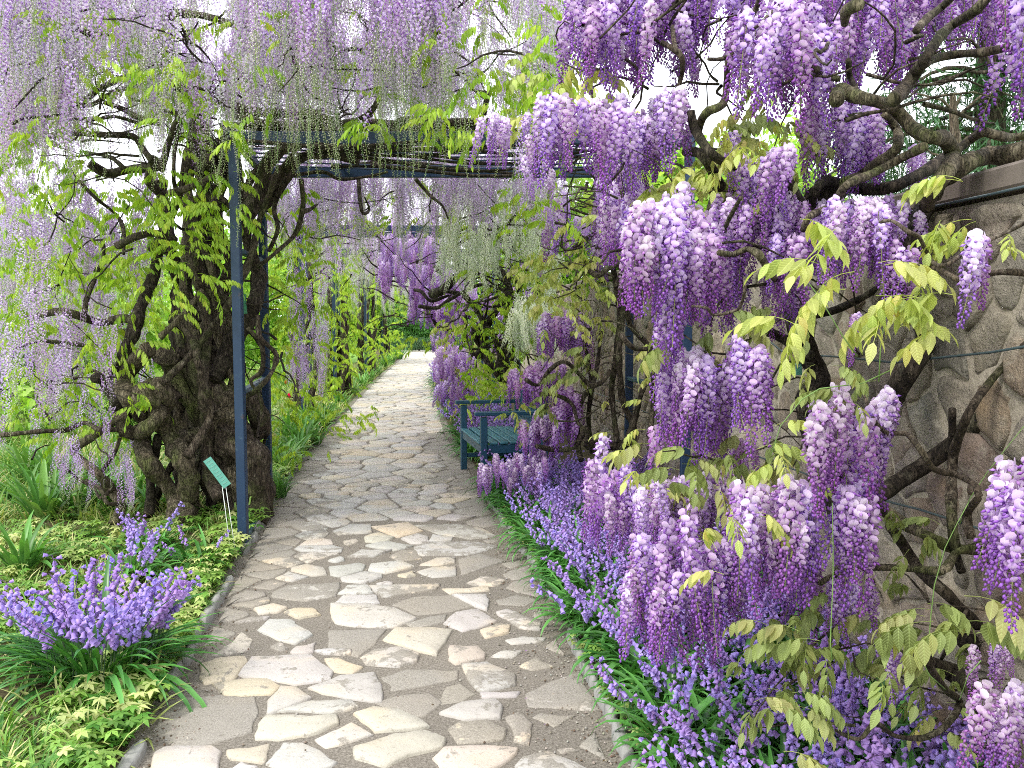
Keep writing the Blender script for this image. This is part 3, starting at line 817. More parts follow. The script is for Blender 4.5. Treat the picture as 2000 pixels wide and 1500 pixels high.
SL8 = [([(145,600),(330,595),(480,620),(600,665),(480,715),(300,715),(165,695)],.1),([(440,790),(500,730),(700,730),(800,740),(770,790),(710,870),(560,830)],0),([(310,890),(380,845),(520,835),(620,870),(600,910),(490,940),(340,925)],.35),
 ([(20,1060),(190,1000),(370,980),(415,1080),(400,1135),(280,1125),(100,1090)],.15),([(270,1210),(380,1170),(500,1180),(620,1230),(670,1280),(560,1290),(390,1300)],.05),([(280,1400),(480,1330),(640,1310),(760,1350),(740,1400),(560,1440),(450,1500),(290,1450)],0),
 ([(45,1340),(180,1290),(250,1255),(360,1320),(250,1360),(110,1390)],.1),([(710,1450),(770,1400),(950,1385),(1170,1400),(1110,1460),(1000,1530),(760,1520)],0),([(750,1200),(870,1145),(1040,1130),(1085,1165),(1070,1230),(880,1235)],0),
 ([(800,830),(960,835),(990,870),(980,900),(830,925),(790,900)],.1),([(870,930),(1000,920),(1080,950),(1155,990),(1150,1040),(970,1075),(910,1020)],.3),([(970,1085),(1190,1080),(1160,1110),(985,1112)],.1),
 ([(765,700),(830,640),(950,625),(1050,685),(970,715),(870,738)],.1),([(970,735),(1070,705),(1140,710),(1120,750),(1000,780)],.1),([(610,270),(700,245),(930,245),(1050,270),(900,310),(640,315)],.3),([(610,150),(820,145),(950,160),(1040,210),(900,222),(740,195)],.3),
 ([(850,340),(960,315),(1100,350),(1000,380),(870,420)],.6),([(360,490),(530,485),(730,480),(700,510),(430,548)],.3),([(180,530),(220,490),(340,487),(365,525),(260,535)],.1),([(160,585),(210,540),(380,540),(395,585),(250,590)],.1),
 ([(620,410),(700,385),(820,380),(825,430),(700,440)],.05),([(640,370),(720,335),(820,330),(820,360),(720,375)],.1),([(820,545),(1000,545),(1015,575),(1000,625),(930,600)],0),([(760,505),(1000,495),(1010,515),(800,530)],.1),
 ([(490,590),(600,550),(800,540),(910,600),(780,630),(620,645)],1.0),([(800,1290),(850,1250),(1000,1240),(1100,1290),(1080,1350),(850,1365)],.6),([(1110,1220),(1180,1200),(1260,1260),(1240,1370),(1160,1350)],.5),([(1190,940),(1270,890),(1380,940),(1250,960)],.45),
 ([(1110,790),(1200,770),(1330,780),(1300,805),(1140,810)],.2),([(390,1140),(520,1100),(680,1090),(740,1140),(650,1215),(530,1190)],.85),([(730,1150),(780,1050),(850,1035),(940,1090),(870,1130)],.9),([(430,1000),(560,950),(830,960),(820,1010),(600,1055),(480,1070)],.95),
 ([(130,740),(430,735),(370,810),(280,880),(130,830)],.75),([(40,850),(130,840),(240,850),(240,875),(90,870)],.2),([(100,900),(170,890),(300,940),(240,980),(140,965)],.25),([(1060,640),(1120,620),(1300,690),(1290,730),(1190,720)],.35),
 ([(560,700),(680,660),(770,650),(760,690),(640,725)],.6),([(1030,885),(1090,850),(1200,855),(1140,890)],.15),([(1390,1400),(1480,1390),(1520,1410),(1420,1425)],.5),([(370,160),(560,135),(640,180),(500,215)],.05),([(150,180),(240,148),(350,150),(350,190),(180,200)],.1),
 ([(330,265),(440,240),(585,265),(480,290)],.05),([(320,215),(400,195),(480,220),(430,245),(330,240)],.05),([(230,325),(300,290),(470,290),(360,325)],.2),([(470,320),(520,290),(620,290),(635,335),(500,345)],.5),([(530,225),(620,200),(675,215),(680,250),(580,250)],.1),([(680,240),(700,200),(810,215),(800,235)],.1)]
random.seed(5)
traced = []
for lst, f in ((SL7, c7), (SL8, c8)):
    for poly, worn in lst:
        q = [tuple(G(*f(x, y)))[:2] for x, y in poly]; cx_ = sum(p[0] for p in q) / len(q); cy2 = sum(p[1] for p in q) / len(q)
        traced.append(([(cx_ + (p[0] - cx_) * 1.11, cy2 + (p[1] - cy2) * 1.11) for p in q], worn))
tc = [(sum(p[0] for p in q) / len(q), sum(p[1] for p in q) / len(q)) for q, _ in traced]
seeds = []
tries = 0
while tries < 26000:
    tries += 1
    y = U(1.2, 36); a, b = edge_x(EL, y), edge_x(ER, y); x = U(a + .03, b - .05)
    rad = (.17 if y < 5.4 else .195 if y < 9 else .235) * (.75 + .5 * noise.noise(Vector((x * 1.2, y * 1.2, 9))) + .2)
    if all(abs(s[1] - y) > rad or math.hypot((s[0] - x) * .85, (s[1] - y) * 1.2) > rad for s in seeds):
        seeds.append((x, y))
cells = voronoi(seeds, (-6, 0, 3, 40))
stones = [(q, w_, True) for q, w_ in traced]
for s, c in zip(seeds, cells):
    if len(c) < 3: continue
    a, b = edge_x(EL, s[1]), edge_x(ER, s[1])
    c = [(min(max(p[0], edge_x(EL, p[1]) - .02), edge_x(ER, p[1]) + .02), p[1]) for p in c]
    ctr = (sum(p[0] for p in c) / len(c), sum(p[1] for p in c) / len(c))
    bad = False; nearq = [q for q, w_ in traced if abs(q[0][0] - ctr[0]) < .9 and abs(q[0][1] - ctr[1]) < .9]
    if nearq:
        for sc_ in (1, .85, .7, .55, .42):
            g2 = [(lerp(ctr[0], p[0], sc_), lerp(ctr[1], p[1], sc_)) for p in c]; mids = [((g2[i][0] + g2[i - 1][0]) / 2, (g2[i][1] + g2[i - 1][1]) / 2) for i in range(len(g2))]
            bad = any(in_poly(ctr, q) or any(in_poly(p, q) for p in g2 + mids) or any(in_poly(p, g2) for p in q) for q in nearq)
            if not bad: c = g2; break
    if bad: continue
    m = min(s[0] - a, b - s[0]); worn = max(0, .0 + .45 * noise.noise(Vector((s[0] * 1.5, s[1] * .8, 2))) + (.65 if m < .2 else .25 if m < .35 else 0))
    g, _ = inset(c, .011 if s[1] < 10 else .015)
    stones.append((g, min(1, worn), False))
stones.sort(key=lambda s: sum(p[1] for p in s[0]) / len(s[0]))
mass = MB(); nst = 0
for poly, worn, tr in stones:
    y = sum(p[1] for p in poly) / len(poly)
    area = abs(sum(poly[i][0] * poly[(i + 1) % len(poly)][1] - poly[(i + 1) % len(poly)][0] * poly[i][1] for i in range(len(poly)))) / 2
    if area < .0016: continue
    rp = roughen(poly, .035 if y < 5 else .07 if y < 10 else .3, .012 if y < 10 else .005)
    t = U(0, 1)
    col = jit(mixcol((0.515, 0.50, 0.47), (0.58, 0.51, 0.38), max(0, t * 1.7 - .8)), .08)
    h = lerp(.013, .003, min(1, worn)) * U(.7, 1.2)
    if nst < 298:
        M = MB(); flat_stone(M, rp, h, col, (U(-.012, .012), U(-.012, .012)))
        stone_obj('flagstone', M, M_FLAG, path, worn * .9); nst += 1
    else: flat_stone(mass, rp, h, col)
tag(stone_obj('flagstone_mass', mass, M_FLAG, path, .1), kind='stuff')

# kerb: low grey edging stones, half buried
kerb = empty('kerb', (0, 0, 0), kind='structure')
def edging(E, off, y0, y1, n0):
    y = y0; i = 0
    while y < y1:
        L = U(.16, .34); x = edge_x(E, y + L / 2) + off + U(-.012, .012); dx = (edge_x(E, y + L) - edge_x(E, y)) / L
        M = MB(); hh = U(.035, .07)
        poly = []
        for k in range(12):
            a = k * pi / 6; poly.append((abs(cos(a)) ** .6 * (1 if cos(a) > 0 else -1) * U(.020, .028), abs(sin(a)) ** .7 * (1 if sin(a) > 0 else -1) * L * .47))
        rings = []
        for z, s in ((-.03, 1), (hh * .55, 1.0), (hh * .9, .82), (hh, .45)):
            rings.append([M.vert((px * s + U(-.005, .005), py * (s * .3 + .7) + U(-.006, .006), z + U(-.005, .005))) for px, py in poly])
        for a, b in zip(rings, rings[1:]):
            for k in range(12): M.f.append((a[k], a[(k + 1) % 12], b[(k + 1) % 12], b[k]))
        M.f.append(tuple(rings[-1]))
        obj('edging_stone', M.mesh('edging_stone', M_KERB), kerb, (x, y + L / 2, 0), (0, 0, -math.atan(dx)))
        y += L + .012 + (U(.1, .5) if U(0, 1) < .4 else 0)
edging(EL, -.06, 1.9, 9, 0); edging(ER, .05, 2.2, 8, 0)

# ------------------------------------------------------------------ rubble wall with coping and wires
random.seed(11)
wl = math.hypot(1, WSL); wdir = Vector((WSL, 1, 0)) / wl; wn = Vector((-1, WSL, 0)) / wl        # along the wall; out of it towards the path
wang = math.atan2(wdir.y, wdir.x)
wall = empty('stone_wall', (WX0, 0, 0), 'long garden wall of rough rubble stone in thick mortar behind the wisteria', 'wall')
wall.rotation_euler = (0, 0, wang)                          # local x runs along the wall, local y = left of it = towards the path
WMAT = Matrix.Translation((WX0, 0, 0)) @ Matrix.Rotation(wang, 4, 'Z')
M = MB(); nx, nz = 90, 12
x0, x1 = -3.0, 22.0
rows = []
for j in range(nz + 1):
    rows.append([M.vert((lerp(x0, x1, i / nx), .012 * noise.noise(Vector((i * .9, j * .9, 0))), lerp(-.05, WALL_H - .06, j / nz))) for i in range(nx + 1)])
for j in range(nz):
    for i in range(nx): M.f.append((rows[j][i], rows[j][i + 1], rows[j + 1][i + 1], rows[j + 1][i]))
bb = MB(); bb.box((x0 + x1) / 2, -.24, (WALL_H - .06) / 2, x1 - x0, .44, WALL_H - .06)
o_ = len(M.v)
for v, c in zip(bb.v, bb.c): M.vert(v, c)
for f in bb.f: M.f.append(tuple(o_ + i for i in f))
obj('mortar_face', M.mesh('mortar_face', M_WMORT), wall)
seeds = []; tries = 0
while tries < 14000:
    tries += 1; x = U(-1.0, 16); z = U(.05, WALL_H - .12); rad = U(.12, .22)
    if all(math.hypot((s[0] - x) * .8, (s[1] - z) * 1.15) > max(rad, .14) for s in seeds): seeds.append((x, z))
cells = voronoi(seeds, (-1.2, -.02, 16.2, WALL_H - .07))
order = sorted(range(len(seeds)), key=lambda i: abs(seeds[i][0] - 3.2)); mass = MB()
WCOL = [(0.44, 0.40, 0.33), (0.47, 0.41, 0.32), (0.40, 0.37, 0.32), (0.44, 0.36, 0.28), (0.37, 0.30, 0.26), (0.47, 0.42, 0.34), (0.42, 0.40, 0.35)]
for rank, i in enumerate(order):
    c = cells[i]
    if len(c) < 3: continue
    g, ctr = inset(c, U(.010, .022)); rp = roughen(g, .04, .03); n = len(rp)
    if n < 5: continue
    M = MB() if rank < 296 else mass; col = jit(random.choice(WCOL), .12); h = U(.009, .024)
    sd = U(0, 9)
    def zz(x, z, k): return k + .03 * noise.noise(Vector((x * 9, z * 9, sd)))
    R_ = []
    for s, y in ((1.02, -.02), (1.0, h * .5), (.90, h * .92), (.55, h * 1.06)):
        R_.append([M.vert((lerp(ctr[0], x, s), zz(lerp(ctr[0], x, s), z, y), lerp(ctr[1], z, s)), col) for x, z in rp])
    cc = M.vert((ctr[0], h * 1.05 + .012 * noise.noise(Vector((ctr[0] * 9, ctr[1] * 9, 1))), ctr[1]), col)
    for a, b in zip(R_, R_[1:]):
        for k in range(n): M.f.append((a[(k + 1) % n], a[k], b[k], b[(k + 1) % n]))
    for k in range(n): M.f.append((R_[-1][(k + 1) % n], R_[-1][k], cc))
    if rank < 296: obj('stone', M.mesh('stone', M_WST), wall)
tag(obj('stone_mass', mass.mesh('stone_mass', M_WST), wall), kind='stuff')
x = x0
while x < x1:
    L = U(.7, 1.1); M = MB(); M.box(x + L / 2, -.22, WALL_H - .01, L - .008, .50, .075, bev=.01); obj('coping_slab', M.mesh('coping_slab', M_COPE, False), wall, (0, U(-.008, .008), U(-.004, .004))); x += L
def wire_pts(pxs, off=.05):
    res = []
    for px, py in pxs:
        d = F * WX0 / (px - 895); p = W(px, py, d); q = p + wn * (off + .03); res.append(WMAT.inverted() @ q)
    return res
for pxs in ([(1180, 560), (1230, 563), (1400, 590), (1520, 655), (1560, 686), (1690, 698), (1790, 708), (1900, 697), (1990, 688), (2100, 670)],
            [(1150, 760), (1200, 775), (1300, 812), (1480, 880), (1720, 962), (1840, 994), (1990, 1040)],
            [(1500, 460), (1760, 430), (1850, 408), (1990, 380), (2080, 360)]):
    M = MB(); M.tube(wire_pts(pxs), .0042, 5, 0, .2); obj('wire', M.mesh('wire', M_WIRE), wall)

# ------------------------------------------------------------------ pergola of blue steel arches
PH = 2.62
def bar(M, a, b, w_, h_):
    """square tube from a to b"""
    d = b - a; L = d.length; m = (a + b) / 2; x = d.normalized()
    if abs(x.z) > .9: y = Vector((0, 1, 0))
    else: y = Vector((0, 0, 1)).cross(x).normalized()
    z = x.cross(y); T = Matrix(((x.x, y.x, z.x, m.x), (x.y, y.y, z.y, m.y), (x.z, y.z, z.z, m.z), (0, 0, 0, 1)))
    M.box(0, 0, 0, L, w_, h_, T, bev=.004)
def part_bar(name, root, base, a, b, w_, h_, mat):
    M = MB(); bar(M, a - base, b - base, w_, h_); return obj(name, M.mesh(name, mat, False), root)
def arch(fl, rl, fr, rr, label, detail=True, ph=PH):
    root = empty('pergola_arch', fl, label, 'pergola arch', 'blue steel arches over the path')
    b = fl.copy(); up = Vector((0, 0, ph)); pw = .058
    for p in (fl, rl, fr, rr): part_bar('post', root, b, p + Vector((0, 0, -.05)), p + up, pw, pw, M_BLUE)
    for p, q in ((fl, fr), (rl, rr)):
        e = (q - p).normalized() * (pw / 2 + .002)
        part_bar('beam', root, b, p + up + e + Vector((0, 0, -.04)), q + up - e + Vector((0, 0, -.04)), .05, .075, M_BLUE)
    for p, q in ((fl, rl), (fr, rr)):
        e = (q - p).normalized() * (pw / 2 + .002)
        part_bar('side_rail', root, b, p + up + e + Vector((0, 0, -.03)), q + up - e + Vector((0, 0, -.03)), .05, .05, M_BLUE)
        for z in (.06, 1.0, 1.9):
            part_bar('rung', root, b, p + e + Vector((0, 0, z)), q - e + Vector((0, 0, z)), .045, .03, M_BLUEG)
    nw = 8 if detail else 4
    for i in range(1, nw):
        t = i / nw; M = MB(); p = fl.lerp(rl, t) + up - b; q = fr.lerp(rr, t) + up - b
        M.tube([p + Vector((0, 0, -.01)), p.lerp(q, .5) + Vector((0, 0, -.035 - U(0, .02))), q + Vector((0, 0, -.01))], .006, 5, 0, .3); obj('wire', M.mesh('wire', M_BLUE), root)
    if detail:
        for k in range(1, 9):
            t = k / 9; M = MB(); p = fl.lerp(fr, t) + up - b; q = rl.lerp(rr, t) + up - b
            M.tube([p + Vector((0, 0, -.012)), p.lerp(q, .5) + Vector((0, 0, -.045)), q + Vector((0, 0, -.012))], .005, 5, 0, .3); obj('cross_wire', M.mesh('cross_wire', M_BLUE), root)
    return root
def gp(px, py): return G(px, py)
A1fl, A1rl = gp(476, 1072), gp(525, 985)
A1fr = Vector((W(1347, 320, A1fl.y).x, A1fl.y, 0)); A1rr = Vector((W(1232, 390, A1rl.y).x, A1rl.y, 0))
arch(A1fl, A1rl, A1fr, A1rr, 'nearest blue steel arch of the pergola with ladder side and wire top')
A = [(594, 842, 1062, .9), (655, 782, 1000, 1.0), (715, 741, 948, 1.1), (747, 709, 0, 1.1)]
AP = []
LB = ['second blue pergola arch along the path behind the nearest arch', 'third blue pergola arch along the path half hidden by lime leaves', 'fourth blue pergola arch along the path near the bend', 'farthest blue pergola arch just before the dark shrub']
for k, (px, py, rpx, dd) in enumerate(A):
    fl = gp(px, py); rl = fl + Vector((-.12, dd, 0)); wv = 2.75
    fr = fl + Vector((wv, .15, 0)); rr = rl + Vector((wv, .15, 0)); AP.append((fl, rl, fr, rr)); arch(fl, rl, fr, rr, LB[k], False)

# ------------------------------------------------------------------ bench
bp, bq = gp(945, 957), gp(906, 917)
bd = (bq - bp).normalized(); BL = (bq - bp).length; bang = math.atan2(bd.y, bd.x)
bench = empty('garden_bench', bp, 'teal blue slatted garden bench at the right edge of the path under violet sprays', 'bench', rz=bang)
# local x: along the bench away from the camera; local y: left = towards the path; back is at -y
def bpart(name, boxes, mat=M_TEAL):
    M = MB()
    for bx in boxes: M.box(*bx[:6], bev=.005) if len(bx) == 6 else M.box(*bx[:6], M=bx[6], bev=.005)
    return obj(name, M.mesh(name, mat, False), bench)
lw = .058; D = .53; SH = .40; AH = .655
for x in (0, BL):
    bpart('front_leg', [(x, 0, (AH - .03) / 2, lw, lw, AH - .03)])
    bpart('rear_leg', [(x, -D, .44, lw, lw, .88)])
    bpart('armrest', [(x, -D / 2 + .055, AH, .075, D + .11 - .06, .032)])
    bpart('side_rail', [(x, -D / 2, SH - .05, .035, D - lw - .004, .075)])
    bpart('side_stretcher', [(x, -D / 2, .14, .03, D - lw - .004, .04)])
bpart('front_apron', [(BL / 2, .004, SH - .05, BL - lw - .004, .03, .085)])
bpart('rear_apron', [(BL / 2, -D, SH - .05, BL - lw - .004, .03, .07)])
bpart('back_top_rail', [(BL / 2, -D, .85, BL - lw - .004, .035, .07)])
bpart('back_bottom_rail', [(BL / 2, -D, .50, BL - lw - .004, .032, .045)])
for i in range(6):
    y = .012 - i * .088
    bpart('seat_slat', [(BL / 2, y - .01, SH - .003 * abs(i - 2.5) + .004, (BL + .05) if 0 < i else (BL - lw - .006), .070, .02)], M_SEAT)
for i in range(15):
    bpart('back_slat', [(BL * (i + 1) / 16, -D, .668, .032, .018, .285)])

# ------------------------------------------------------------------ plant labels
lab = empty('plant_label', Vector((W(452, 1022, 5.25).x, 5.25, .03)), 'tilted pale green label plate on two thin stakes before the gnarled trunk', 'plant label')
lb = lab.location.copy(); c0 = W(424, 923, lb.y) - lb; lab_d = lb.y
ax = (W(444, 946, lab_d) - W(404, 893, lab_d)); Lp = ax.length; ax.normalize()
ay = Vector((.62, .55, .35)); ay = (ay - ax * ay.dot(ax)).normalized(); az = ax.cross(ay)
T = Matrix(((ax.x, ay.x, az.x, c0.x), (ax.y, ay.y, az.y, c0.y), (ax.z, ay.z, az.z, c0.z), (0, 0, 0, 1)))
M = MB(); M.box(0, 0, 0, Lp, .052, .005, T); obj('plate', M.mesh('plate', M_SIGN, False), lab)
M = MB()
sg = 1 if az.z > 0 else -1
sg = 1 if (Matrix(((ax.x, ay.x, az.x), (ax.y, ay.y, az.y), (ax.z, ay.z, az.z))) @ Vector((0, 0, 1))).dot(-(lb + c0 - cam.location)) > 0 else -1
for i in range(9):
    M.box(-Lp * .42 + i * Lp * .1, 0, sg * .0035,   .005, .04 * U(.5, 1), .001, T)
obj('faint_lettering', M.mesh('faint_lettering', mat_simple('pale_lettering', (0.16, 0.36, 0.28)), False), lab)
for q in ((433, 942), (440, 944)):
    M = MB(); a = W(q[0], q[1], lab_d) - lb; M.tube([a, Vector((.025 if q[0] > 436 else -.005, .01, -.04))], .0022, 5, 0, .3); obj('stake', M.mesh('stake', M_WHITE), lab)

def hanging_label(px, py, d, hpx, wpx, label, mat, marks):
    k = d / F; o = W(px, py, d); root = empty('hanging_label', o, label, 'plant label')
    M = MB(); M.box(0, 0, 0, wpx * k, .004, hpx * k, Matrix.Rotation(R(-4), 4, 'Y'), bev=.0015); pl_ = obj("plate", M.mesh("plate", mat, False), root)
    M = MB(); M.tube([Vector((0, 0, hpx * k / 2)), Vector((.003, 0, hpx * k / 2 + .02)), Vector((0, .02, hpx * k / 2 + .035))], .0012, 4, 0, .05); obj('tie', M.mesh('tie', M_WIRE), root)
    if marks:
        cu = bpy.data.curves.new('lettering', 'FONT'); cu.body = marks; cu.size = wpx * k * .85; cu.extrude = .0005; cu.align_x = 'CENTER'; cu.align_y = 'CENTER'
        tmp = bpy.data.objects.new('lettering', cu); me = bpy.data.meshes.new_from_object(tmp); bpy.data.objects.remove(tmp); me.materials.append(M_WHITE)
        t = obj("lettering", me, pl_, (0, -.0035, 0)); t.rotation_euler = (Matrix.Rotation(R(-4), 4, 'Y') @ Matrix.Rotation(R(90), 4, 'Y') @ Matrix.Rotation(pi / 2, 4, 'X')).to_euler()
hanging_label(1559, 694, 3.55, 78, 12, 'narrow green name plate hung on end on the dark trunk by the wall', M_SIGN, 'D W T V a')
hanging_label(476, 594, 5.95, 38, 11, 'small dark green tag tied to a cane behind the nearest blue post', M_SIGND, None)

# ================================================================== PLANTS
def cr(k, ox, oy, pts): return [(ox + q[0] / 2.857, oy + q[1] / 2.857) + tuple(q[2:]) for q in pts]
# ------------------------------------------------------------------ the old gnarled wisteria at the left post
random.seed(31)
B1 = G(372, 1030); B1.z = 0
gw = empty('gnarled_wisteria', B1, 'old wisteria with thick twisted knotted trunks beside the nearest blue post, weeping pale lilac sprays', 'wisteria')
c4 = lambda *p: [(x / 2.857, 500 + y / 2.857) for x, y in p]
c1 = lambda *p: [(x / 2.857, y / 2.857) for x, y in p]
trunks = [
 (6.0, (19, 17), c4((985, 1480), (975, 1350), (900, 1250), (820, 1150), (790, 1030), (790, 960)), M_BARKM),
 (5.85, (13, 15), c4((672, 880), (690, 960), (760, 985), (840, 950), (880, 880), (870, 820)), M_BARKM),
 (5.95, (15, 22), c4((835, 520), (740, 600), (690, 700), (720, 800), (800, 870), (890, 840), (905, 750), (840, 730)), M_BARKM),
 (6.0, (24, 17), c4((1010, 1500), (1015, 1400), (1055, 1300), (1030, 1150), (960, 1020), (900, 930), (890, 850)), M_BARKM),
 (6.2, (34, 22), c4((1400, 1500), (1430, 1330), (1400, 1120), (1260, 1000), (1230, 820), (1150, 700), (1080, 560)), M_BARK),
 (6.0, (13, 8), c4((1230, 1350), (1160, 1200), (1165, 950), (1130, 700), (1160, 400), (1120, 200), (1090, -50), (1060, -280)), M_BARK),
 (5.9, (9, 7), c4((1040, 1120), (1120, 1000), (1180, 850), (1110, 620), (1080, 480), (960, 330)), M_BARK),
 (5.85, (8, 6), c4((900, 710), (1000, 620), (1130, 470), (1290, 250), (1400, 0), (1450, -200), (1560, -500)), M_BARK),
 (5.8, (7, 5), c4((890, 455), (1020, 330), (1130, 190)), M_BARKM),
 (6.0, (15, 8), c4((670, 850), (600, 710), (620, 640), (720, 480), (790, 270), (850, 130), (900, -80), (980, -300)), M_BARKD),
 (6.75, (22, 15), c4((1180, 1520), (1180, 1250), (1120, 1000), (1060, 800), (1010, 560), (1000, 300), (1040, 60), (1100, -160), (1150, -400)), M_BARKD),
 (6.8, (20, 14), c4((1300, 1500), (1300, 1200), (1250, 900), (1180, 600), (1130, 350), (1180, 100), (1200, -160), (1190, -330)), M_BARKD),
 (6.75, (17, 12), c4((1120, 1520), (1030, 1330), (1060, 1100), (960, 900), (960, 640), (1080, 450), (1030, 200), (960, 0), (930, -200), (900, -420)), M_BARKD),
 (6.3, (20, 15), c4((900, 900), (1000, 980), (1060, 1030), (1150, 950), (1180, 820)), M_BARKM),
 (6.2, (22, 12), c4((920, 560), (980, 640), (1000, 730), (1080, 830), (1100, 930)), M_BARKM),
 (6.4, (25, 18), c4((1460, 1480), (1470, 1330), (1420, 1180), (1380, 1050), (1450, 940), (1400, 830), (1300, 740)), M_BARK),
 (6.1, (17, 10), c4((1190, 690), (1280, 500), (1345, 420), (1430, 250), (1445, 100), (1400, 0), (1370, -150)), M_BARKD),
 (5.75, (5, 4), c4((1440, 330), (1450, 450), (1540, 550), (1510, 660), (1440, 740), (1370, 790)), M_BARK),
 (5.8, (5, 4), c4((1380, 400), (1460, 500), (1460, 640), (1400, 700), (1455, 800), (1460, 950)), M_BARK),
 (6.2, (10, 12), c4((1170, 620), (1150, 800), (1180, 1000), (1140, 1200), (1180, 1400), (1150, 1500)), M_BARKD),
 (6.1, (10, 8), c4((835, 1450), (840, 1250), (860, 1120), (880, 1000)), M_BARKD),
 (6.2, (9, 7), c4((870, 1480), (870, 1350), (940, 1200), (1000, 1120)), M_BARKD),
 (5.9, (11, 8), c4((640, 1500), (670, 1380), (620, 1310), (550, 1220), (470, 1150), (420, 1080), (560, 980), (670, 910)), M_BARKM),
 (6.05, (18, 10), c4((700, 880), (650, 760), (590, 700), (530, 680)), M_BARKD),
]
for k in range(12):                                          # canes that wind upward inside the bundle
    ph_ = U(0, 6.28); pts = []
    for j in range(13):
        t = j / 12; yy = lerp(1000, 240, t); xx = lerp(405, 420, t) + sin(ph_ + t * 5.5 + k) * lerp(66, 50, t)
        pts.append((xx, yy, 6.38 + .2 * cos(ph_ + t * 5.5 + k)))
    trunks.append((6.2, (U(6, 13), U(4, 8)), pts, random.choice((M_BARK, M_BARKM, M_BARKM))))
for d, r, pts, m in trunks:
    ps = [W(q[0], q[1], q[2] if len(q) > 2 else d + .09 * sin(i * 2.1 + d * 5)) - B1 for i, q in enumerate(pts)]
    M = MB(); k = d / F
    M.tube(ps, [lerp(r[0], r[1], i / (len(ps) - 1)) * k for i in range(len(ps))], 16 if r[0] > 14 else 10, .24, max(.025, r[0] * k * .35), nscale=8.5)
    obj('stem', M.mesh('stem', m), gw)
def burl(px, py, d, r, mat, sq=(1, 1, 1)):
    M = MB(); c = W(px, py, d) - B1; k = r * d / F; rows = []; sd = U(0, 30)
    for i in range(13):
        th = pi * i / 12; row = []
        for j in range(16):
            a = 2 * pi * j / 16; v = Vector((sin(th) * cos(a) * sq[0], sin(th) * sin(a) * sq[1], cos(th) * sq[2]))
            row.append(M.vert(c + v * k * (1 + .45 * noise.noise(v * 1.7 + Vector((sd, 0, 0))) + .18 * noise.noise(v * 5))))
        rows.append(row)
    for a, b in zip(rows, rows[1:]):
        for j in range(16): M.f.append((a[j], b[j], b[(j + 1) % 16], a[(j + 1) % 16]))
    obj('burl', M.mesh('burl', mat), gw)
for a in ((290, 775, 5.85, 30, M_BARKM), (430, 800, 6.15, 36, M_BARKM, (1, 1, 1.3)), (450, 860, 6.2, 40, M_BARK, (1, 1, 1.2)), (475, 940, 6.25, 38, M_BARKM, (.9, 1, 1.5)), (400, 840, 6.65, 32, M_BARKD, (1, 1, 1.4)),
          (420, 310, 6.2, 30, M_BARKD, (1, 1, 1.3)), (425, 398, 6.1, 20, M_BARK), (370, 620, 6.7, 22, M_BARKD, (1, 1, 2)), (400, 520, 6.7, 22, M_BARKD, (1, 1, 2)), (335, 775, 5.95, 17, M_BARK), (385, 1022, 6.3, 28, M_BARKM, (1.1, 1, .7)), (355, 1010, 6.0, 28, M_BARKM, (1, 1, 1.2)), (470, 1000, 6.3, 40, M_BARK, (1, 1, 1.3)), (425, 700, 6.65, 24, M_BARKD, (1, 1, 2))):
    burl(*a)
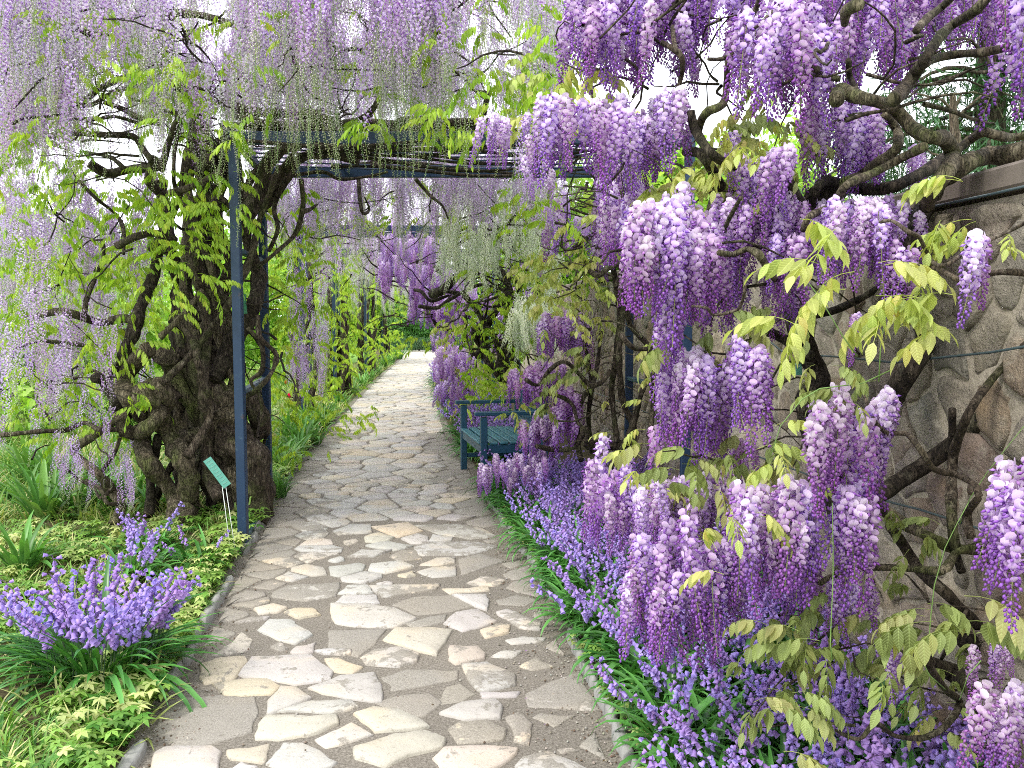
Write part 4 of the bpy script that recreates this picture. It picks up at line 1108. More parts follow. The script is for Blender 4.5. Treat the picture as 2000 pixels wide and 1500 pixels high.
gb = [
 ('b', 6.0, (9, 6), c4((770, 370), (680, 350), (560, 370), (430, 330), (330, 310), (140, 350))), ('b', 6.0, (5, 4), c4((470, 320), (490, 230), (540, 100), (580, 0), (570, -90))),
 ('b', 5.9, (5, 3), c4((645, 640), (600, 545), (520, 510), (400, 490), (240, 470))), ('b', 6.1, (4, 2.5), c4((600, 700), (520, 640), (400, 690), (260, 700))),
 ('b', 5.8, (5, 5), c4((680, 965), (560, 970), (470, 930), (370, 970), (200, 980), (-100, 1010))), ('b', 5.9, (4, 4), c4((680, 980), (640, 1100), (560, 1210))),
 ('b', 5.8, (4, 2), c4((620, 1300), (560, 1350), (520, 1290), (430, 1240), (350, 1160))), ('b', 5.7, (5, 3), c4((690, 1380), (600, 1380), (560, 1300), (480, 1250))),
 ('b', 6.1, (14, 6), c1((1170, 940), (1130, 750), (1080, 640), (990, 470), (900, 370), (860, 280), (880, 150), (960, 90), (1100, 80), (1280, 130), (1370, 140))),
 ('b', 5.9, (7, 3), c1((890, 400), (720, 430), (560, 490), (440, 580), (330, 510), (250, 560))), ('b', 5.7, (5, 3), c1((760, 480), (640, 510), (520, 580), (430, 590), (280, 550), (120, 640))),
 ('b', 5.9, (7, 4), c1((900, 690), (780, 660), (690, 610), (580, 570))), ('b', 5.8, (4, 3), c1((780, 690), (640, 650), (540, 665), (450, 660))),
 ('b', 5.8, (7, 5), c1((870, 940), (840, 890), (790, 820), (740, 760), (560, 750), (370, 740), (280, 760))), ('b', 6.2, (9, 8), c1((850, 940), (700, 950), (600, 970), (500, 910))),
 ('b', 6.0, (5, 3), c1((690, 940), (620, 880), (480, 850))), ('b', 5.9, (10, 8), c1((870, 880), (830, 1000), (900, 1100), (920, 1250), (850, 1400))),
 ('b', 5.7, (8, 7), c1((660, 1370), (760, 1320), (860, 1300), (980, 1340))), ('b', 5.9, (4, 3), c1((440, 1010), (540, 1110), (650, 1200), (690, 1290), (690, 1420))),
 ('b', 5.6, (5, 4), c1((1030, 600), (980, 800), (970, 950), (980, 1050), (1050, 1160))), ('b', 5.7, (8, 6), c1((1050, 840), (1030, 950), (1000, 1100), (960, 1200))),
 ('b', 5.5, (7, 6), c1((940, 1080), (1100, 1030), (1230, 960))), ('b', 5.6, (7, 5), c1((900, 950), (940, 800), (1000, 650), (1030, 560))),
 ('b', 5.7, (9, 9), c1((1230, 560), (1400, 620), (1700, 640), (1900, 690), (2050, 730), (2200, 740), (2400, 700), (2600, 680), (2750, 690))),
 ('b', 5.9, (8, 7), c1((1300, 640), (1500, 690), (1800, 700), (2100, 680), (2400, 740), (2700, 750), (3000, 740), (3300, 730))),
 ('b', 6.1, (7, 7), c1((1350, 700), (1600, 730), (1900, 740), (2300, 720), (2700, 720), (3200, 760))),
 ('b', 5.6, (7, 3), c1((1915, 690), (2020, 660), (2100, 580), (2145, 470), (2200, 390), (2210, 300))), ('b', 5.8, (8, 5), c1((2190, 720), (2260, 670), (2420, 670), (2660, 690), (2720, 540), (2740, 500))),
 ('b', 5.9, (13, 12), c1((1350, 1300), (1360, 1200), (1450, 1050), (1500, 900), (1600, 820), (1760, 760), (1900, 740))), ('b', 6.2, (11, 8), c1((1370, 1230), (1480, 1080), (1560, 980), (1650, 900), (1800, 850), (2000, 900))),
 ('b', 6.1, (9, 7), c1((1380, 1120), (1400, 1000), (1530, 860), (1590, 800), (1700, 700))), ('b', 6.4, (10, 6), c1((1400, 1160), (1500, 1130), (1600, 1000), (1700, 870), (1900, 830))), ('b', 6.0, (5, 4), c1((1460, 1150), (1440, 1080), (1560, 950), (1640, 850), (1680, 760))),
 ('b', 6.0, (5, 4), c1((1680, 1000), (1690, 1150), (1650, 1300), (1550, 1400), (1440, 1490))), ('b', 6.1, (5, 4), c1((1580, 1020), (1540, 1120), (1530, 1180), (1550, 1280), (1500, 1400))), ('b', 6.0, (6, 2), c1((1690, 1180), (1730, 1170), (1770, 1140))),
 ('b', 6.5, (5, 1.5), c1((2000, 1000), (2010, 1120), (2025, 1190), (2060, 1170), (2035, 1100))), ('b', 6.3, (4, 1.5), c1((2320, 1000), (2400, 1090), (2470, 1150), (2500, 1220))),
 ('b', 6.4, (4, 3), c1((1500, 985), (1650, 975), (1800, 960), (1900, 1000), (2050, 985), (2160, 960))), ('b', 5.3, (5, 3), c1((-60, 90), (60, 90), (160, 75), (200, 60))), ('b', 5.4, (10, 5), c1((190, 40), (220, 100), (330, 130), (430, 160), (520, 200), (560, 180))), ('b', 5.5, (5, 4), c1((60, 160), (250, 210), (300, 210), (420, 230))),
 ('b', 5.2, (4, 3), c1((60, 140), (160, 110), (210, 50), (240, -60))),
]
for q in range(18):                                          # old canes lying across the roof of the arch
    z0 = A1fl.z + PH + U(-.10, .06); ya = U(A1fl.y - .1, A1rl.y + .15); pts = []; x = A1fl.x + U(-.1, .6); ph_ = U(0, 6)
    while x < A1fr.x - U(-.3, .9): pts.append(Vector((x, ya + .12 * sin(x * 2.3 + ph_), z0 + .045 * sin(x * 3.1 + ph_ * 2))) - B1); x += .28
    if len(pts) < 3: continue
    M = MB(); M.tube(pts, (U(.008, .019), U(.005, .010)), 7, .15, .06); obj('branch', M.mesh('branch', M_BARKD), gw)
branches(gw, B1, gb, M_BARK)
twigs(gw, B1, [(20, 480, 20, 330, 5, 6.6, 60, .008), (20, 300, 350, 900, 5.2, 6.6, 36, .007), (450, 1080, -60, 200, 4.6, 7.4, 80, .008), (460, 720, 200, 300, 5.8, 7, 26, .009), (300, 560, 330, 980, 5.9, 6.8, 60, .010)], M_BARKD)
rp = (R_region(-40, 480, -260, 260, 4.6, 6.6, 230, ['long', 'long', 'long', 'green', 'longv'], .75, 1.1)
      + R_region(-40, 250, -200, 330, 4.6, 5.8, 90, ['longv', 'long'], .7, 1.1)
      + R_region(480, 1090, -280, 330, 4.5, 6.9, 360, ['long', 'long', 'longv', 'green'], .75, 1.15)
      + R_region(480, 1000, -200, 190, 4.2, 5.8, 120, ['longv', 'longv', 'long'], .8, 1.15)
      + R_region(560, 860, -300, 170, 4.0, 5.4, 60, 'longv', .8, 1.1)
      + R_region(-40, 480, -60, 330, 6.4, 8.6, 560, ['long', 'long', 'longv'], .9, 1.25) + R_region(480, 1130, 190, 470, 7.2, 10, 300, ['long', 'longv', 'long'], .7, 1.0, False) + R_region(480, 1110, -40, 350, 4.6, 5.5, 120, ['green', 'long', 'green'], .8, 1.05) + R_region(-40, 470, 0, 380, 4.8, 6.4, 160, ['long', 'green', 'longv'], .7, 1.0) + R_region(480, 1110, -60, 290, 6.8, 9, 500, ['long', 'long', 'longv'], .9, 1.25) + R_region(-40, 320, 280, 640, 6.6, 8.5, 230, ['long', 'longv'], .7, 1.0) + R_region(-40, 300, 440, 800, 7.4, 9.5, 150, ['longv', 'long'], .7, 1.0, False) + R_region(830, 1100, -60, 260, 5.4, 8, 120, ['long', 'longv'], .7, 1.0)
      + R_region(-40, 110, 350, 900, 5.0, 6.6, 56, ['longv', 'long'], .55, .9) + R_region(60, 230, 560, 900, 5.0, 6.8, 46, 'longv', .5, .85)
      + R_region(110, 260, 840, 1010, 5.2, 5.9, 26, 'longv', .4, .6) + R_region(560, 600, 620, 780, 6.3, 6.6, 4, 'longv', .5, .7))
hero = RLEN['hero'][0]
rp = [(W(452, 165, 5.2), (0, 0.02, 1), .92, 'hero', 0), (W(378, 150, 5.2), (0, 0.01, 2), .6, 'green', 0), (W(468, 250, 5.3), (0, -.02, 4), .95, 'green', 1)] + rp
hang(gw, 'raceme', 'R', rp, 300, B1)
lp = (L_region(-40, 290, 230, 540, 5.3, 6.6, 250, 'lime', .6, .9) + L_region(290, 470, 250, 480, 5.3, 6.6, 70, 'lime', .55, .85) + L_region(-40, 300, 280, 700, 6.8, 9, 260, 'limef', .7, 1.0) + L_region(20, 300, 480, 860, 5.4, 6.8, 200, 'lime', .6, 1.0) + L_region(240, 450, 390, 640, 5.3, 5.7, 60, 'lime', .6, .85) + L_region(290, 460, 330, 560, 5.3, 5.7, 60, 'lime', .6, .9)
      + L_region(60, 480, 20, 280, 4.6, 6.4, 230, 'lime', .55, .85) + L_region(430, 620, 360, 640, 6.3, 7.2, 80, 'lime', .6, .9) + L_region(490, 1100, -40, 250, 4.4, 6.8, 190, 'lime', .55, .85) + L_region(820, 1100, 30, 270, 4.2, 5.5, 110, 'lime', .6, .9) + L_region(530, 640, 500, 900, 6.6, 8.5, 60, 'lime', .7, 1))
hang(gw, 'leaf', 'L', lp, 300, B1)

# ------------------------------------------------------------------ wisterias further along the pergola (left row), each wound round its posts
def pillar_wisteria(i, base, label, rr, ll, twr, nst=6, rad=.13, top=2.9):
    root = empty('pergola_wisteria', base, label, 'wisteria', 'wisterias climbing the far arches of the pergola')
    for k in range(nst):
        ph_ = U(0, 6.28); w_ = U(1.5, 3.5); pts = [Vector((cos(ph_ + w_ * t) * rad * U(.6, 1.4), sin(ph_ + w_ * t) * rad * U(.6, 1.4) + .25, t * top - .03)) for t in [j / 10 for j in range(11)]]
        M = MB(); M.tube(pts, (U(.035, .07), U(.015, .03)), 8, .2, .12, nscale=5); obj('stem', M.mesh('stem', random.choice((M_BARK, M_BARKD))), root)
    twigs(root, base, twr, M_BARKD)
    hang(root, 'raceme', 'R', rr, 120, base); hang(root, 'leaf', 'L', ll, 120, base); return root
random.seed(41)
b = AP[0][0] + Vector((-.1, .35, 0)); b.z = 0
pillar_wisteria(0, b, 'wisteria on the second arch with weeping lilac and green sprays over the path', R_region(560, 1100, 270, 520, 7.6, 12.2, 500, ['long', 'long', 'longv', 'green'], .8, 1.2, False) + R_region(560, 640, 480, 800, 8.5, 11, 60, ['longv', 'long'], .6, .9) + R_region(480, 620, 300, 520, 8, 12, 60, ['long', 'longv']),
    L_region(520, 650, 430, 820, 9, 12, 260, 'limef', .7, 1.05) + L_region(545, 640, 500, 700, 9, 11, 10, 'lime') + L_region(620, 900, 340, 470, 8, 12, 90, 'limef', .7, 1.0) + L_region(560, 740, 780, 880, 10.2, 11.2, 40, 'limef'), [(560, 1050, 330, 470, 8, 12, 60, .01), (540, 660, 450, 800, 10.5, 12, 20, .01)])
b = AP[1][0] + Vector((-.05, .3, 0)); b.z = 0
pillar_wisteria(1, b, 'wisteria bundle on the third arch, brown stems beside a blue post', R_region(630, 900, 400, 560, 12, 17, 300, ['long', 'green', 'longv'], .9, 1.3, False) + R_region(620, 700, 430, 640, 14, 16, 60, ['long', 'green']),
    L_region(590, 690, 480, 790, 13.5, 16, 280, 'limef', .9, 1.3) + L_region(680, 860, 400, 500, 13, 16, 60, 'limef'), [(620, 880, 440, 540, 13, 16, 30, .012)], 8, .16)
b = AP[2][0] + Vector((-.05, .3, 0)); b.z = 0
pillar_wisteria(2, b, 'wisteria on the fourth arch with grey green sprays', R_region(680, 860, 450, 590, 17, 23, 240, ['long', 'green'], 1, 1.4, False) + R_region(680, 770, 480, 640, 18, 22, 60, ['green', 'long']),
    L_region(660, 745, 520, 730, 18, 22, 200, 'limef', 1, 1.4), [(680, 820, 480, 560, 18, 22, 20, .014)], 7, .16)
b = AP[3][0] + Vector((-.05, .3, 0)); b.z = 0
pillar_wisteria(3, b, 'wisteria on the farthest arch, reddish brown stems by the path end', R_region(720, 860, 500, 610, 24, 30, 200, ['long', 'green'], 1, 1.4, False), L_region(715, 790, 560, 690, 24, 29, 160, 'limef', 1, 1.4), [(720, 800, 540, 600, 24, 28, 12, .015)], 6, .16)

# ------------------------------------------------------------------ big violet wisteria on the wall, nearest, right of the picture
random.seed(51)
B2 = Vector((wall_x(3.3) - .22, 3.3, 0))
vw = empty('wall_wisteria', B2, 'big violet wisteria at the near end of the wall with thick mossy limbs', 'wisteria')
c3 = lambda *p: [(1300 + q[0] / 2.857, q[1] / 2.857) + tuple(q[2:]) for q in p]
c6 = lambda *p: [(1300 + q[0] / 2.857, 500 + q[1] / 2.857) + tuple(q[2:]) for q in p]
c9 = lambda *p: [(1300 + q[0] / 2.857, 975 + q[1] / 2.857) + tuple(q[2:]) for q in p]
DN = 2.75
vb = [
 ('b', 2.6, (13, 15), c3((955, 560), (975, 500), (1040, 530), (1150, 560), (1270, 600), (1370, 710), (1480, 765), (1550, 770), (1600, 860), (1570, 960), (1490, 1060), (1460, 1150)), M_BARKM),
 ('s', 2.9, (21, 19), c3((1460, 1130), (1400, 1260), (1340, 1380), (1290, 1470), (1290, 1600)) + c6((1300, 230), (1400, 330), (1450, 450), (1400, 590), (1290, 740), (1200, 900), (1180, 1100)), M_BARKD),
 ('s', 3.5, (20, 24), c6((640, -250), (700, 0), (720, 200), (740, 400), (800, 560), (860, 680), (790, 800), (820, 1000), (900, 1200), (1000, 1500)), M_BARKD),
 ('b', 2.7, (17, 19), c3((1490, 1080), (1530, 1020), (1600, 960), (1700, 900), (1800, 870), (1940, 860), (2150, 800)), M_BARKM),
 ('b', 2.7, (8, 9), c3((1600, 860), (1700, 780), (1780, 735), (1870, 760), (1950, 765), (2100, 740)), M_BARKM),
 ('b', 2.5, (13, 9), c3((1270, 560), (1340, 480), (1400, 400), (1440, 340), (1520, 220), (1600, 140), (1740, 50), (1830, -60)), M_BARK),
 ('b', 2.5, (8, 9), c3((1440, 360), (1530, 320), (1650, 300), (1780, 290), (1940, 255), (2100, 200)), M_BARK),
 ('b', 2.75, (8, 11), c3((1220, 630), (1290, 720), (1290, 830), (1200, 900), (1100, 980), (1000, 1020)), M_BARKM),
 ('b', 2.55, (9, 6), c3((1440, 820), (1300, 890), (1150, 970), (1010, 1030), (960, 1110), (900, 1160), (800, 1210), (770, 1280)), M_BARKM),
 ('b', 2.9, (12, 11), c3((1560, 880), (1400, 980), (1240, 1050), (1050, 1050), (900, 1010), (840, 1060), (790, 1180)), M_BARKD),
 ('b', 2.8, (8, 10), c3((140, 620), (165, 720), (250, 850), (340, 910), (450, 945)), M_BARKD),
 ('b', 2.8, (9, 12), c3((560, 870), (630, 910), (690, 1020), (760, 1140), (830, 1220)), M_BARKD),
 ('b', 2.8, (9, 5), c3((180, 720), (205, 660), (240, 620), (320, 580), (340, 480), (350, 340), (420, 200), (500, 60), (540, -60)), M_BARKM),
 ('b', 2.8, (5, 3), c3((350, 320), (300, 330), (240, 330)), M_BARKM), ('b', 2.75, (4, 3), c3((400, 240), (470, 180), (530, 130), (600, 60)), M_BARKM),
 ('b', 2.9, (6, 5), c3((-20, 240), (40, 270), (90, 320), (90, 420), (60, 520)), M_TWIG), ('b', 2.9, (5, 4), c3((40, 150), (45, 220), (60, 290)), M_TWIG),
 ('b', 2.9, (8, 13), c3((110, 850), (180, 850), (230, 900), (280, 990), (300, 1040)), M_BARK),
 ('b', 3.0, (12, 16), c3((420, 1100), (500, 1170), (600, 1200), (650, 1260), (620, 1400)), M_BARKM),
 ('b', 3.1, (26, 18), c3((950, 1060), (860, 1100), (800, 1170), (740, 1300), (740, 1450)), M_BARKD),
 ('b', 2.6, (7, 6), c3((830, 380), (890, 420), (960, 440)), M_BARK), ('b', 2.65, (6, 5), c3((1020, 340), (1030, 430), (1070, 510)), M_BARK), ('b', 2.4, (12, 9), c3((1080, 20), (1010, 60), (1000, 130)), M_BARKM), ('b', 2.4, (8, 7), c3((1400, 170), (1450, 110), (1540, 40), (1600, -20)), M_BARK),
 ('b', 1.95, (3.5, 4), c3((1200, 1240), (1260, 1230), (1350, 1290), (1420, 1330), (1480, 1450), (1560, 1480), (1700, 1390), (1940, 1280), (2080, 1200)), M_TWIG),
 ('b', 2.5, (6, 8), c3((300, 1410), (380, 1420), (450, 1390), (520, 1420), (570, 1500), (610, 1560)), M_BARKM), ('b', 2.6, (4, 4), c3((180, 1360), (300, 1340), (345, 1240), (420, 1100)), M_BARK),
 ('s', 2.75, (15, 17), c6((2150, 520), (1940, 700), (1820, 830), (1700, 980), (1450, 1160), (1180, 1340), (1000, 1450)), M_BARKD),
 ('b', 2.5, (7, 10), c6((2100, 420), (1940, 560), (1820, 690), (1700, 860), (1640, 1000), (1600, 1150), (1595, 1450), (1620, 1650)), M_BARK),
 ('b', 2.2, (4, 9), c6((1110, 760), (1150, 900), (1240, 990), (1340, 990), (1420, 1080), (1500, 1190), (1620, 1220), (1730, 1280), (1750, 1340), (1680, 1440), (1700, 1560)), M_TWIG),
 ('b', 2.0, (5, 7), c6((1490, 60), (1570, 100), (1650, 140), (1700, 150), (1800, 100), (1940, 90), (2080, 110)), M_TWIG),
 ('b', 2.5, (13, 11), c9((1100, -40), (1180, 30), (1300, 120), (1430, 190), (1600, 270), (1760, 290), (1950, 330)), M_BARKM),
 ('b', 2.3, (6, 9), c9((860, 470), (1000, 400), (1200, 380), (1400, 390), (1550, 395), (1630, 290), (1780, 250), (2000, 200)), M_BARKM),
 ('b', 2.4, (14, 22), c9((1330, 880), (1450, 900), (1600, 970), (1720, 1060), (1800, 1200), (1850, 1400)), M_BARK),
 ('b', 2.15, (4, 8), c9((950, 1290), (1080, 1340), (1170, 1250), (1280, 1320), (1450, 1330), (1580, 1250), (1640, 1130), (1560, 1060), (1430, 870)), M_BARK),
 ('b', 2.2, (4, 4), c9((1640, 1150), (1720, 1160), (1850, 1170), (1900, 1060), (1960, 1010)), M_BARK), ('b', 2.6, (18, 18), c9((1650, 760), (1780, 900), (1800, 1100), (1700, 1300)), M_BARKD),
 ('b', 2.3, (4, 4), c9((1680, 620), (1600, 780), (1540, 890)), M_BARK), ('b', 2.55, (9, 12), c9((1250, 150), (1330, 260), (1420, 400), (1560, 520), (1740, 700)), M_BARK), ('b', 2.6, (8, 8), c9((1600, -500), (1600, 0), (1610, 240), (1650, 400)), M_BARKD),
 ('b', 2.2, (3, 3), c6((150, 280), (230, 290), (270, 330), (400, 300), (440, 200), (440, 120)), M_TWIG), ('b', 3.4, (10, 9), c6((480, 390), (620, 440), (720, 500), (820, 560)), M_BARKD), ('b', 3.3, (9, 5), c6((820, 330), (950, 300), (1100, 230), (1300, 100)), M_BARKD),
]
for sp in vb: branches(vw, B2, [sp[:4]], sp[4])
gs = MB()
for pts, d in ((c6((690, 0), (870, 250), (990, 450), (1070, 560)), 1.95), (c6((590, 1110), (640, 950), (760, 800), (860, 740), (1100, 710), (1250, 640)), 2.0), (c6((1230, 330), (1200, 500), (1190, 700)), 2.0), (c9((930, 20), (935, 400), (920, 800), (930, 900)), 2.0),
               (c9((1690, 20), (1560, 270), (1500, 480), (1470, 780), (1460, 900)), 2.05), (c6((2000, 950), (1800, 1200), (1700, 1350), (1640, 1500)), 2.3), (c9((1400, 830), (1470, 980), (1560, 1060)), 2.0), (c9((1640, 1120), (1690, 980), (1760, 900)), 1.95)):
    gs.tube([W(x, y, d) - B2 for x, y in pts], (.0010, .0016), 5, 0, .05)
tag(obj('green_shoots', gs.mesh('green_shoots', M_STEM), vw), kind='stuff')
twigs(vw, B2, [(1120, 1500, 20, 500, 2.8, 3.6, 46, .0055), (1500, 1980, 10, 250, 2.4, 3.2, 30, .006), (1250, 1700, 450, 900, 2.5, 3.3, 30, .005), (1500, 1980, 1150, 1450, 2.2, 2.6, 22, .004)], M_BARK)
R_ = R_region
rp = (R_(1110, 1290, -100, 190, 2.8, 3.5, 52, ['dense', 'pale', 'dense'], .85, 1.15, False) + R_(1290, 1470, -120, 190, 2.95, 3.6, 52, ['dense', 'dense', 'pale'], .85, 1.1)
  + R_(1450, 1610, 30, 220, 2.5, 3.0, 32, ['dense', 'pale', 'dense'], .85, 1.1, False) + R_(1590, 1790, -60, 190, 2.75, 3.4, 50, ['dense', 'pale', 'dense'], .8, 1.1, False) + R_(1470, 1960, -160, 100, 2.8, 3.6, 84, ['dense', 'dense', 'pale'], .8, 1.1, False)
  + R_(1800, 1960, -160, 110, 2.8, 3.3, 26, ['dense', 'pale'], .8, 1.0, False) + R_(1950, 2040, -120, 250, 2.2, 2.6, 12, 'dense', 1, 1.2, False)
  + R_(1555, 1720, 200, 350, 2.8, 3.3, 30, ['dense', 'pale'], .75, 1.05, False) + R_(1450, 1545, 290, 430, 2.5, 2.9, 14, ['pale', 'dense'], .75, .95, False) + R_(1700, 1800, 280, 340, 3.0, 3.4, 8, 'dense', .5, .7, False)
  + R_(1060, 1150, 180, 350, 2.8, 3.1, 10, ['pale', 'dense'], .85, 1.05, False) + R_(1150, 1220, 180, 360, 2.6, 3.1, 11, ['pale', 'dense', 'dense'], .8, 1.0, False) + R_(1205, 1310, 215, 375, 2.7, 3.1, 13, ['pale', 'dense', 'dense'], .7, .95, False) + R_(1270, 1350, 185, 290, 2.8, 3.1, 8, ['pale'], .8, 1, False)
  + R_(1225, 1340, 400, 620, 2.3, 2.8, 40, ['dense', 'pale', 'dense'], .9, 1.15, False) + R_(1330, 1420, 440, 640, 2.4, 2.9, 18, ['dense', 'dense', 'pale'], .85, 1.1, False) + R_(1255, 1350, 580, 720, 2.4, 2.8, 10, 'dense', .8, 1, False)
  + R_(1590, 1770, 390, 540, 2.3, 2.8, 28, ['pale', 'dense', 'pale'], .7, .9, False) + R_(1500, 1580, 440, 620, 2.5, 2.8, 9, 'dense', .7, .95, False) + R_(1380, 1500, 400, 520, 2.7, 3.2, 14, ['dense', 'pale'], .7, .9, False)
  + R_(1750, 1790, 480, 580, 2.2, 2.4, 4, 'dense', .6, .8, False) + R_(1640, 1680, 600, 670, 2.3, 2.4, 3, 'dense', .4, .5, False)
  + [(W(1905, 462, 1.85), (0, .03, 1), .85, 'pale', 1), (W(1918, 470, 1.9), (0.02, 0, 2), .7, 'dense', 1)]
  + R_(1325, 1400, 700, 830, 2.4, 2.7, 10, ['dense', 'pale'], .75, .95, False) + R_(1430, 1495, 685, 850, 2.3, 2.5, 9, 'dense', .85, 1.0, False)
  + R_(1700, 1745, 735, 900, 2.2, 2.35, 7, ['dense', 'pale'], .85, 1.05, False) + R_(1575, 1700, 775, 1010, 1.95, 2.25, 15, ['pale', 'dense', 'dense'], .85, 1.1, False) + R_(1640, 1700, 960, 1130, 2.0, 2.2, 8, ['pale', 'dense'], .85, 1, False)
  + R_(1440, 1580, 940, 1200, 2.05, 2.35, 28, ['pale', 'dense', 'pale'], .85, 1.1, False) + R_(1230, 1400, 1020, 1320, 2.25, 2.6, 34, ['pale', 'dense', 'dense'], .85, 1.15, False) + R_(1560, 1600, 1080, 1190, 2.3, 2.5, 5, 'dense', .7, .9, False)
  + R_(1150, 1280, 880, 1090, 3.1, 3.9, 26, ['dense', 'rose', 'pale'], .85, 1.1, False) + R_(1620, 1720, 1130, 1220, 2.2, 2.4, 6, 'dense', .5, .7, False)
  + R_(1935, 2040, 920, 1180, 1.6, 1.85, 9, ['pale', 'dense'], .85, 1.0, False) + R_(1900, 2000, 1255, 1320, 2.0, 2.2, 5, 'pale', .4, .55, False) + R_(1900, 1990, 1350, 1520, 1.7, 1.95, 7, 'pale', .7, .9, False) + R_(1735, 1760, 1255, 1360, 1.9, 2.0, 3, 'dense', .42, .5, False)
  + R_(1290, 1440, 690, 900, 2.5, 3.0, 34, ['dense', 'pale', 'dense'], .8, 1.05, False) + R_(1240, 1470, 930, 1080, 2.5, 2.9, 30, ['pale', 'pale', 'dense'], .7, .95, False) + R_(1360, 1460, 1060, 1260, 2.3, 2.6, 16, ['dense', 'pale'], .8, 1.05, False)
  + R_(1340, 1560, 520, 640, 2.8, 3.3, 16, 'dense', .7, 1.0, False) + R_(1180, 1300, 360, 520, 3.0, 3.6, 20, ['dense', 'pale'], .8, 1.0, False) + R_(1400, 1560, 380, 470, 2.6, 3.2, 16, ['dense', 'pale'], .7, .9, False) + R_(1560, 1800, 400, 520, 2.7, 3.1, 20, ['dense', 'pale'], .7, .9, False)
  + R_(1380, 1450, 250, 330, 3.0, 3.4, 6, 'dense', .6, .8, False) + R_(1400, 1530, 860, 900, 2.7, 3.0, 4, 'rose', .5, .7, False))
hang(vw, 'raceme', 'R', rp, 300, B2)
lp = (L_region(1300, 1500, 300, 410, 2.7, 3.2, 34, 'yel', .6, .85) + L_region(1400, 1560, 180, 330, 2.8, 3.3, 34, 'olive', .55, .8) + L_region(1110, 1180, 90, 240, 2.8, 3.2, 12, 'yel', .6, .9) + L_region(1430, 1540, 250, 300, 2.6, 2.9, 8, 'yel', .5, .7)
  + L_region(1540, 1840, 545, 630, 1.85, 2.1, 17, 'yel', .62, .85) + L_region(1590, 1720, 450, 560, 1.8, 2.0, 8, 'yel', .6, .85) + L_region(1740, 1960, 370, 440, 1.9, 2.1, 8, 'yel', .55, .75) + L_region(1960, 1985, 440, 460, 1.8, 1.9, 2, 'yel', .4, .5)
  + L_region(1340, 1520, 600, 700, 2.4, 2.7, 16, 'olive', .6, .8) + L_region(1280, 1520, 860, 1010, 2.3, 2.7, 34, 'olive', .55, .8) + L_region(1250, 1330, 860, 1060, 2.4, 2.7, 8, 'yel', .5, .7) + L_region(1440, 1560, 830, 940, 2.1, 2.3, 9, 'yel', .55, .75)
  + L_region(1600, 1720, 720, 800, 1.95, 2.1, 10, 'olive', .4, .55) + L_region(1520, 1860, 1150, 1390, 1.95, 2.4, 46, 'olive', .55, .8) + L_region(1850, 1990, 1170, 1260, 1.7, 1.95, 7, 'olive', .7, .95) + L_region(1760, 1900, 1010, 1060, 2.2, 2.4, 6, 'olive', .5, .7) + L_region(1440, 1620, 1240, 1400, 2.2, 2.5, 7, 'olive', .5, .7)
  + L_region(1380, 1480, 960, 1100, 1.95, 2.1, 6, 'yel', .5, .75) + L_region(1500, 1700, 1340, 1420, 1.9, 2.2, 8, 'olive', .6, .8))
hang(vw, 'leaf', 'L', lp, 300, B2)

# ------------------------------------------------------------------ twining wisteria in the middle of the wall, behind the bench
random.seed(61)
B3 = Vector((wall_x(6.6) - .2, 6.6, 0))
mw = empty('wall_wisteria', B3, 'slender twining wisteria mid wall, its rosy violet sprays hanging over the bench', 'wisteria')
c5 = lambda *p: [(600 + q[0] / 2.857, 500 + q[1] / 2.857) + tuple(q[2:]) for q in p]
mb = [('s', 6.2, (6, 5), c5((1730, 1040), (1700, 760), (1720, 600), (1740, 400), (1740, 300), (1720, 150), (1700, 0), (1720, -120), (1770, -250), (1755, -340), (1700, -430))),
 ('s', 6.1, (7, 5), c5((1810, 1120), (1820, 950), (1760, 800), (1740, 560), (1750, 400), (1770, 250), (1760, 30), (1800, -150), (1850, -280), (1840, -420))),
 ('s', 6.0, (6, 5), c5((1690, 1180), (1780, 1030), (1830, 900), (1860, 780), (1905, 650), (1900, 500), (1800, 380), (1790, 200), (1820, 60))),
 ('b', 5.9, (5, 4), c5((1690, 640), (1650, 700), (1580, 720), (1500, 640), (1430, 590), (1350, 640), (1290, 720), (1220, 690))),
 ('s', 6.3, (6, 5), c5((1530, 1140), (1510, 1050), (1510, 900), (1540, 790), (1590, 720), (1560, 560), (1570, 400))), ('b', 6.1, (6, 5), c5((1560, 960), (1480, 1070), (1370, 1080), (1280, 1060))),
 ('b', 6.0, (4, 4), c5((1300, 770), (1400, 780), (1480, 830), (1510, 930), (1560, 980), (1550, 1060))), ('s', 6.4, (5, 4), c5((1590, 1100), (1570, 900), (1590, 740), (1620, 600), (1640, 420))), ('b', 6.3, (12, 7), c5((1790, 1050), (1700, 1060), (1620, 1050), (1560, 1060))),
 ('b', 5.6, (6, 4), c5((1550, 60), (1620, 110), (1680, 70), (1760, 50), (1720, 170))), ('s', 5.4, (6, 5), c5((1910, 1000), (1930, 800), (1925, 650), (1960, 520))), ('b', 5.0, (5, 5), c5((1745, 430), (1800, 500), (1860, 520), (1950, 510))), ('b', 6.5, (5, 4), c5((1480, -40), (1560, -100), (1660, -160), (1760, -220))),
 ('b', 6.6, (5, 3), c5((1640, -240), (1620, -110), (1660, -60), (1690, 0)))]
branches(mw, B3, mb, M_BARK)
twigs(mw, B3, [(1080, 1250, 360, 560, 5.5, 7, 60, .008), (1050, 1300, 560, 900, 5, 6.8, 30, .006), (1100, 1230, 200, 400, 5, 7, 26, .008)], M_BARK)
